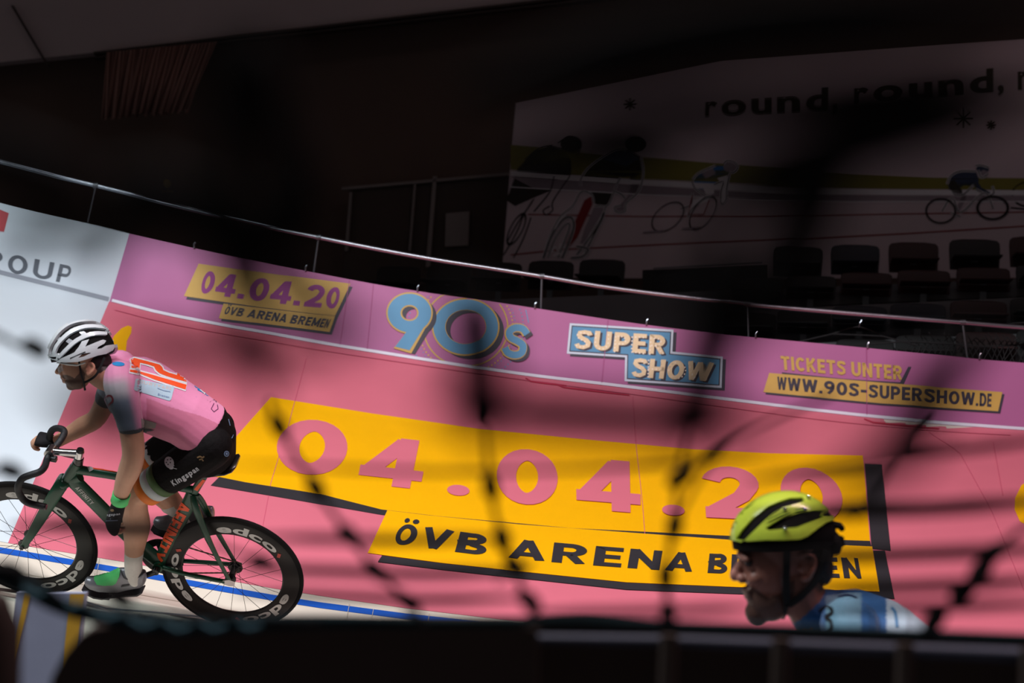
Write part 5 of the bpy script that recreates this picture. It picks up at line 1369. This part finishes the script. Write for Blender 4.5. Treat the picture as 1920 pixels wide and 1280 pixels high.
def strand(mb, l, D, r, knots=(), kr=2.9, n=8, sag=0, jit=0.0):
    pts = spline([at(x, y, D + (0.03*math.sin(x*.05 + y*.03))) for x, y in l], 6)
    mb.add(*tube(pts, r, n))
    for (x, y, a) in knots:
        c = at(x, y, D); d = (RT*math.cos(math.radians(a)) - UP*math.sin(math.radians(a))); mb.add(*ball(c, d*r*kr*1.7, d.cross(FW)*r*kr, FW*r*kr, 10, 8))
fn = thing('safety_net', at(1100, 1166, 1.62), 'black knotted net strands hanging in front of the pink track', 'net')
mb = MB(); R1 = .0029
strand(mb, [(505, 752), (523, 798), (592, 915), (655, 1005), (705, 1068), (762, 1125), (800, 1172)], 1.3, R1, [(523, 798, 60), (592, 915, 60), (655, 1003, 48), (705, 1070, 48), (765, 1128, 42)])
strand(mb, [(904, 735), (908, 780), (920, 912), (940, 1008), (985, 1118), (1010, 1172)], 1.3, R1, [(905, 778, 100), (920, 912, 80), (942, 1010, 80), (965, 1060, 50), (992, 1125, 40)])
strand(mb, [(1296, 790), (1284, 840), (1272, 890), (1262, 985), (1250, 1080), (1252, 1172)], 1.3, R1, [(1275, 895, 150), (1265, 985, 100), (1248, 1080, 90), (1252, 1150, 90)])
strand(mb, [(1275, 895), (1330, 855), (1420, 800), (1560, 740)], 1.3, R1*.8); strand(mb, [(1265, 985), (1310, 900), (1370, 830)], 1.3, R1*.7)
strand(mb, [(1960, 970), (1905, 1000), (1858, 1040), (1808, 1108), (1752, 1168)], 1.3, R1*1.1, [(1858, 1038, 140), (1838, 1070, 130), (1806, 1108, 140), (1752, 1162, 130)])
strand(mb, [(1600, 975), (1660, 905), (1705, 838), (1760, 780)], 1.3, R1*.8, [(1705, 838, 130)])
strand(mb, [(930, 1092), (1000, 1050)], 1.3, R1*.6)
strand(mb, [(520, 1060), (475, 1045), (430, 1030), (400, 1020)], 1.3, R1*.9, [(490, 1052, 15)])
strand(mb, [(-20, 880), (30, 885), (60, 905)], 1.3, R1*1.0, [(20, 882, 20)]); strand(mb, [(-10, 1060), (60, 1080), (120, 1130)], 1.3, R1*1.2, [(20, 1070, 20)])
strand(mb, [(160, 1040), (215, 1120), (300, 1150), (420, 1158), (600, 1165)], 1.3, R1*1.0, [(225, 1122, 30)])
strand(mb, [(60, 660), (20, 640), (-30, 615)], 1.3, R1*1.0, [(66, 652, 30)])
mb.build('knotted_strand', M_netc, fn)
mb = MB(); rp = spline([at(x, y, 1.6) for x, y in ((-40, 1060), (40, 1098), (120, 1138), (220, 1160), (330, 1174), (450, 1168), (620, 1164), (800, 1166), (960, 1166), (1120, 1168), (1300, 1174), (1500, 1180), (1700, 1188), (1960, 1198))], 8)
mb.add(*tube(rp, [.0095 if i < 40 else max(.006, .0095 - .0002*(i-40)) for i in range(len(rp))], 10)); mb.build('hem_rope', M_teal, fn)
mb = MB()
rnd = random.Random(11)
for i in range(7):
    x = 60 + i*66; y = interp([(60, 1108), (220, 1160), (330, 1174), (620, 1164), (960, 1166), (1500, 1180), (1960, 1198)], x)
    mb.add(*tube([at(x - 16, y - 5, 1.592), at(x + 10, y + 9, 1.588), at(x + 34, y + 2, 1.592)], .004, 6))
mb.build('lashing', mat('lashing_teal', (20, 70, 82), .8), fn)
# looser net close to the lens: cords far out of focus
nn = thing('safety_net', at(960, 700, .4), 'loose black net cords very close in front of the whole view, far out of focus', 'net')
def soft(mb, l, D, r):
    pts = spline([at(x, y, D) for x, y in l], 8); n = len(pts) - 1
    mb.add(*tube(pts, [r*min(1, .25 + 3.2*min(i, n-i)/n) for i in range(n+1)], 8))
mb = MB(); D2 = .40; R2 = .0052
for l, k in (([(395, 400), (436, 530), (475, 650), (510, 780)], .62), ([(430, 420), (465, 560), (500, 690)], .38), ([(460, 480), (560, 560), (690, 610)], .5), ([(490, 545), (600, 590), (720, 630)], .42), ([(560, 470), (622, 570), (640, 690)], .36), ([(425, 60), (422, 250), (430, 440)], .6),
             ([(880, 520), (898, 680), (905, 840)], 1.15), ([(800, 766), (1000, 774), (1150, 782), (1300, 792), (1460, 806)], .95), ([(1345, 420), (1335, 640), (1312, 720), (1285, 860)], 1.1),
             ([(1860, 610), (1760, 710), (1715, 790), (1690, 845), (1560, 910)], 1.0), ([(-40, 442), (60, 444), (150, 436), (270, 424)], .75), ([(235, 340), (215, 430), (180, 560)], .4),
             ([(200, 330), (400, 402), (590, 448)], 1.2), ([(-60, 270), (60, 318), (170, 350)], 1.0), ([(70, 725), (180, 775), (235, 800), (320, 788)], .72), ([(205, 690), (225, 780), (238, 850)], .5), ([(200, 636), (340, 655), (460, 662), (640, 650)], .7),
             ([(950, 300), (1130, 256), (1300, 214), (1480, 195), (1640, 168), (1860, 110)], .8), ([(1330, 385), (1520, 300), (1700, 240), (1960, 160)], 1.15), ([(1570, 255), (1530, 370), (1470, 500), (1380, 640)], 1.1), ([(930, 330), (1100, 300), (1280, 335)], .5), ([(850, 170), (1150, 105), (1350, 60), (1560, 36), (2000, 8)], 1.35), ([(480, 60), (520, 250), (600, 420)], 1.0)):
    soft(mb, l, D2, R2*k*1.45)
for l, k in (([(420, 868), (820, 884), (1124, 878), (1420, 860)], .0022), ([(480, 1006), (640, 1010), (760, 1012), (960, 1008)], .0042), ([(440, 1064), (640, 1071), (800, 1076), (1000, 1070)], .0048), ([(440, 1108), (640, 1118), (800, 1124), (1000, 1120)], .0046),
             ([(980, 1150), (1220, 1146), (1420, 1140)], .004), ([(1400, 966), (1600, 958), (1720, 954), (1820, 948), (2060, 930)], .0064), ([(1400, 1046), (1600, 1042), (1720, 1038), (1820, 1034), (2060, 1024)], .0058), ([(1480, 1104), (1620, 1102), (1720, 1099), (1840, 1094), (2060, 1082)], .0054), ([(1500, 1142), (1640, 1140), (1740, 1138), (2060, 1128)], .0048),
             ([(1400, 900), (1600, 872), (1780, 846), (2060, 810)], .0042), ([(20, 988), (160, 985), (255, 992), (400, 985)], .0060), ([(180, 1040), (255, 1038), (330, 1044)], .003)):
    soft(mb, l, 1.15, k)
mb.build('net_cord', M_netc, nn)

# ---- labels of parts that look different from the rest of their thing
for o in list(bpy.data.objects):
    r = o
    while r.parent: r = r.parent
    n = o.name.split('.')[0]
    if r is rider: o_l = {'helmet': 'white ribbed helmet over a black liner', 'jersey': 'pink jersey with grey blue sleeves', 'shorts': 'black shorts with pale lettering', 'glove': 'black glove', 'sock': 'white sock', 'shoe': 'silver grey shoe', 'glasses': 'pale glasses with clear lens'}.get(n)
    elif r is man: o_l = {'helmet': 'lime yellow vented helmet', 'jersey': 'blue and pale blue jersey', 'shorts': 'black shorts'}.get(n)
    elif r is bike: o_l = {'stem': 'polished silver stem', 'handlebar': 'black taped drop bar', 'chain': 'brown grey chain'}.get(n)
    else: o_l = None
    if o_l and o.parent: o['label'] = o_l
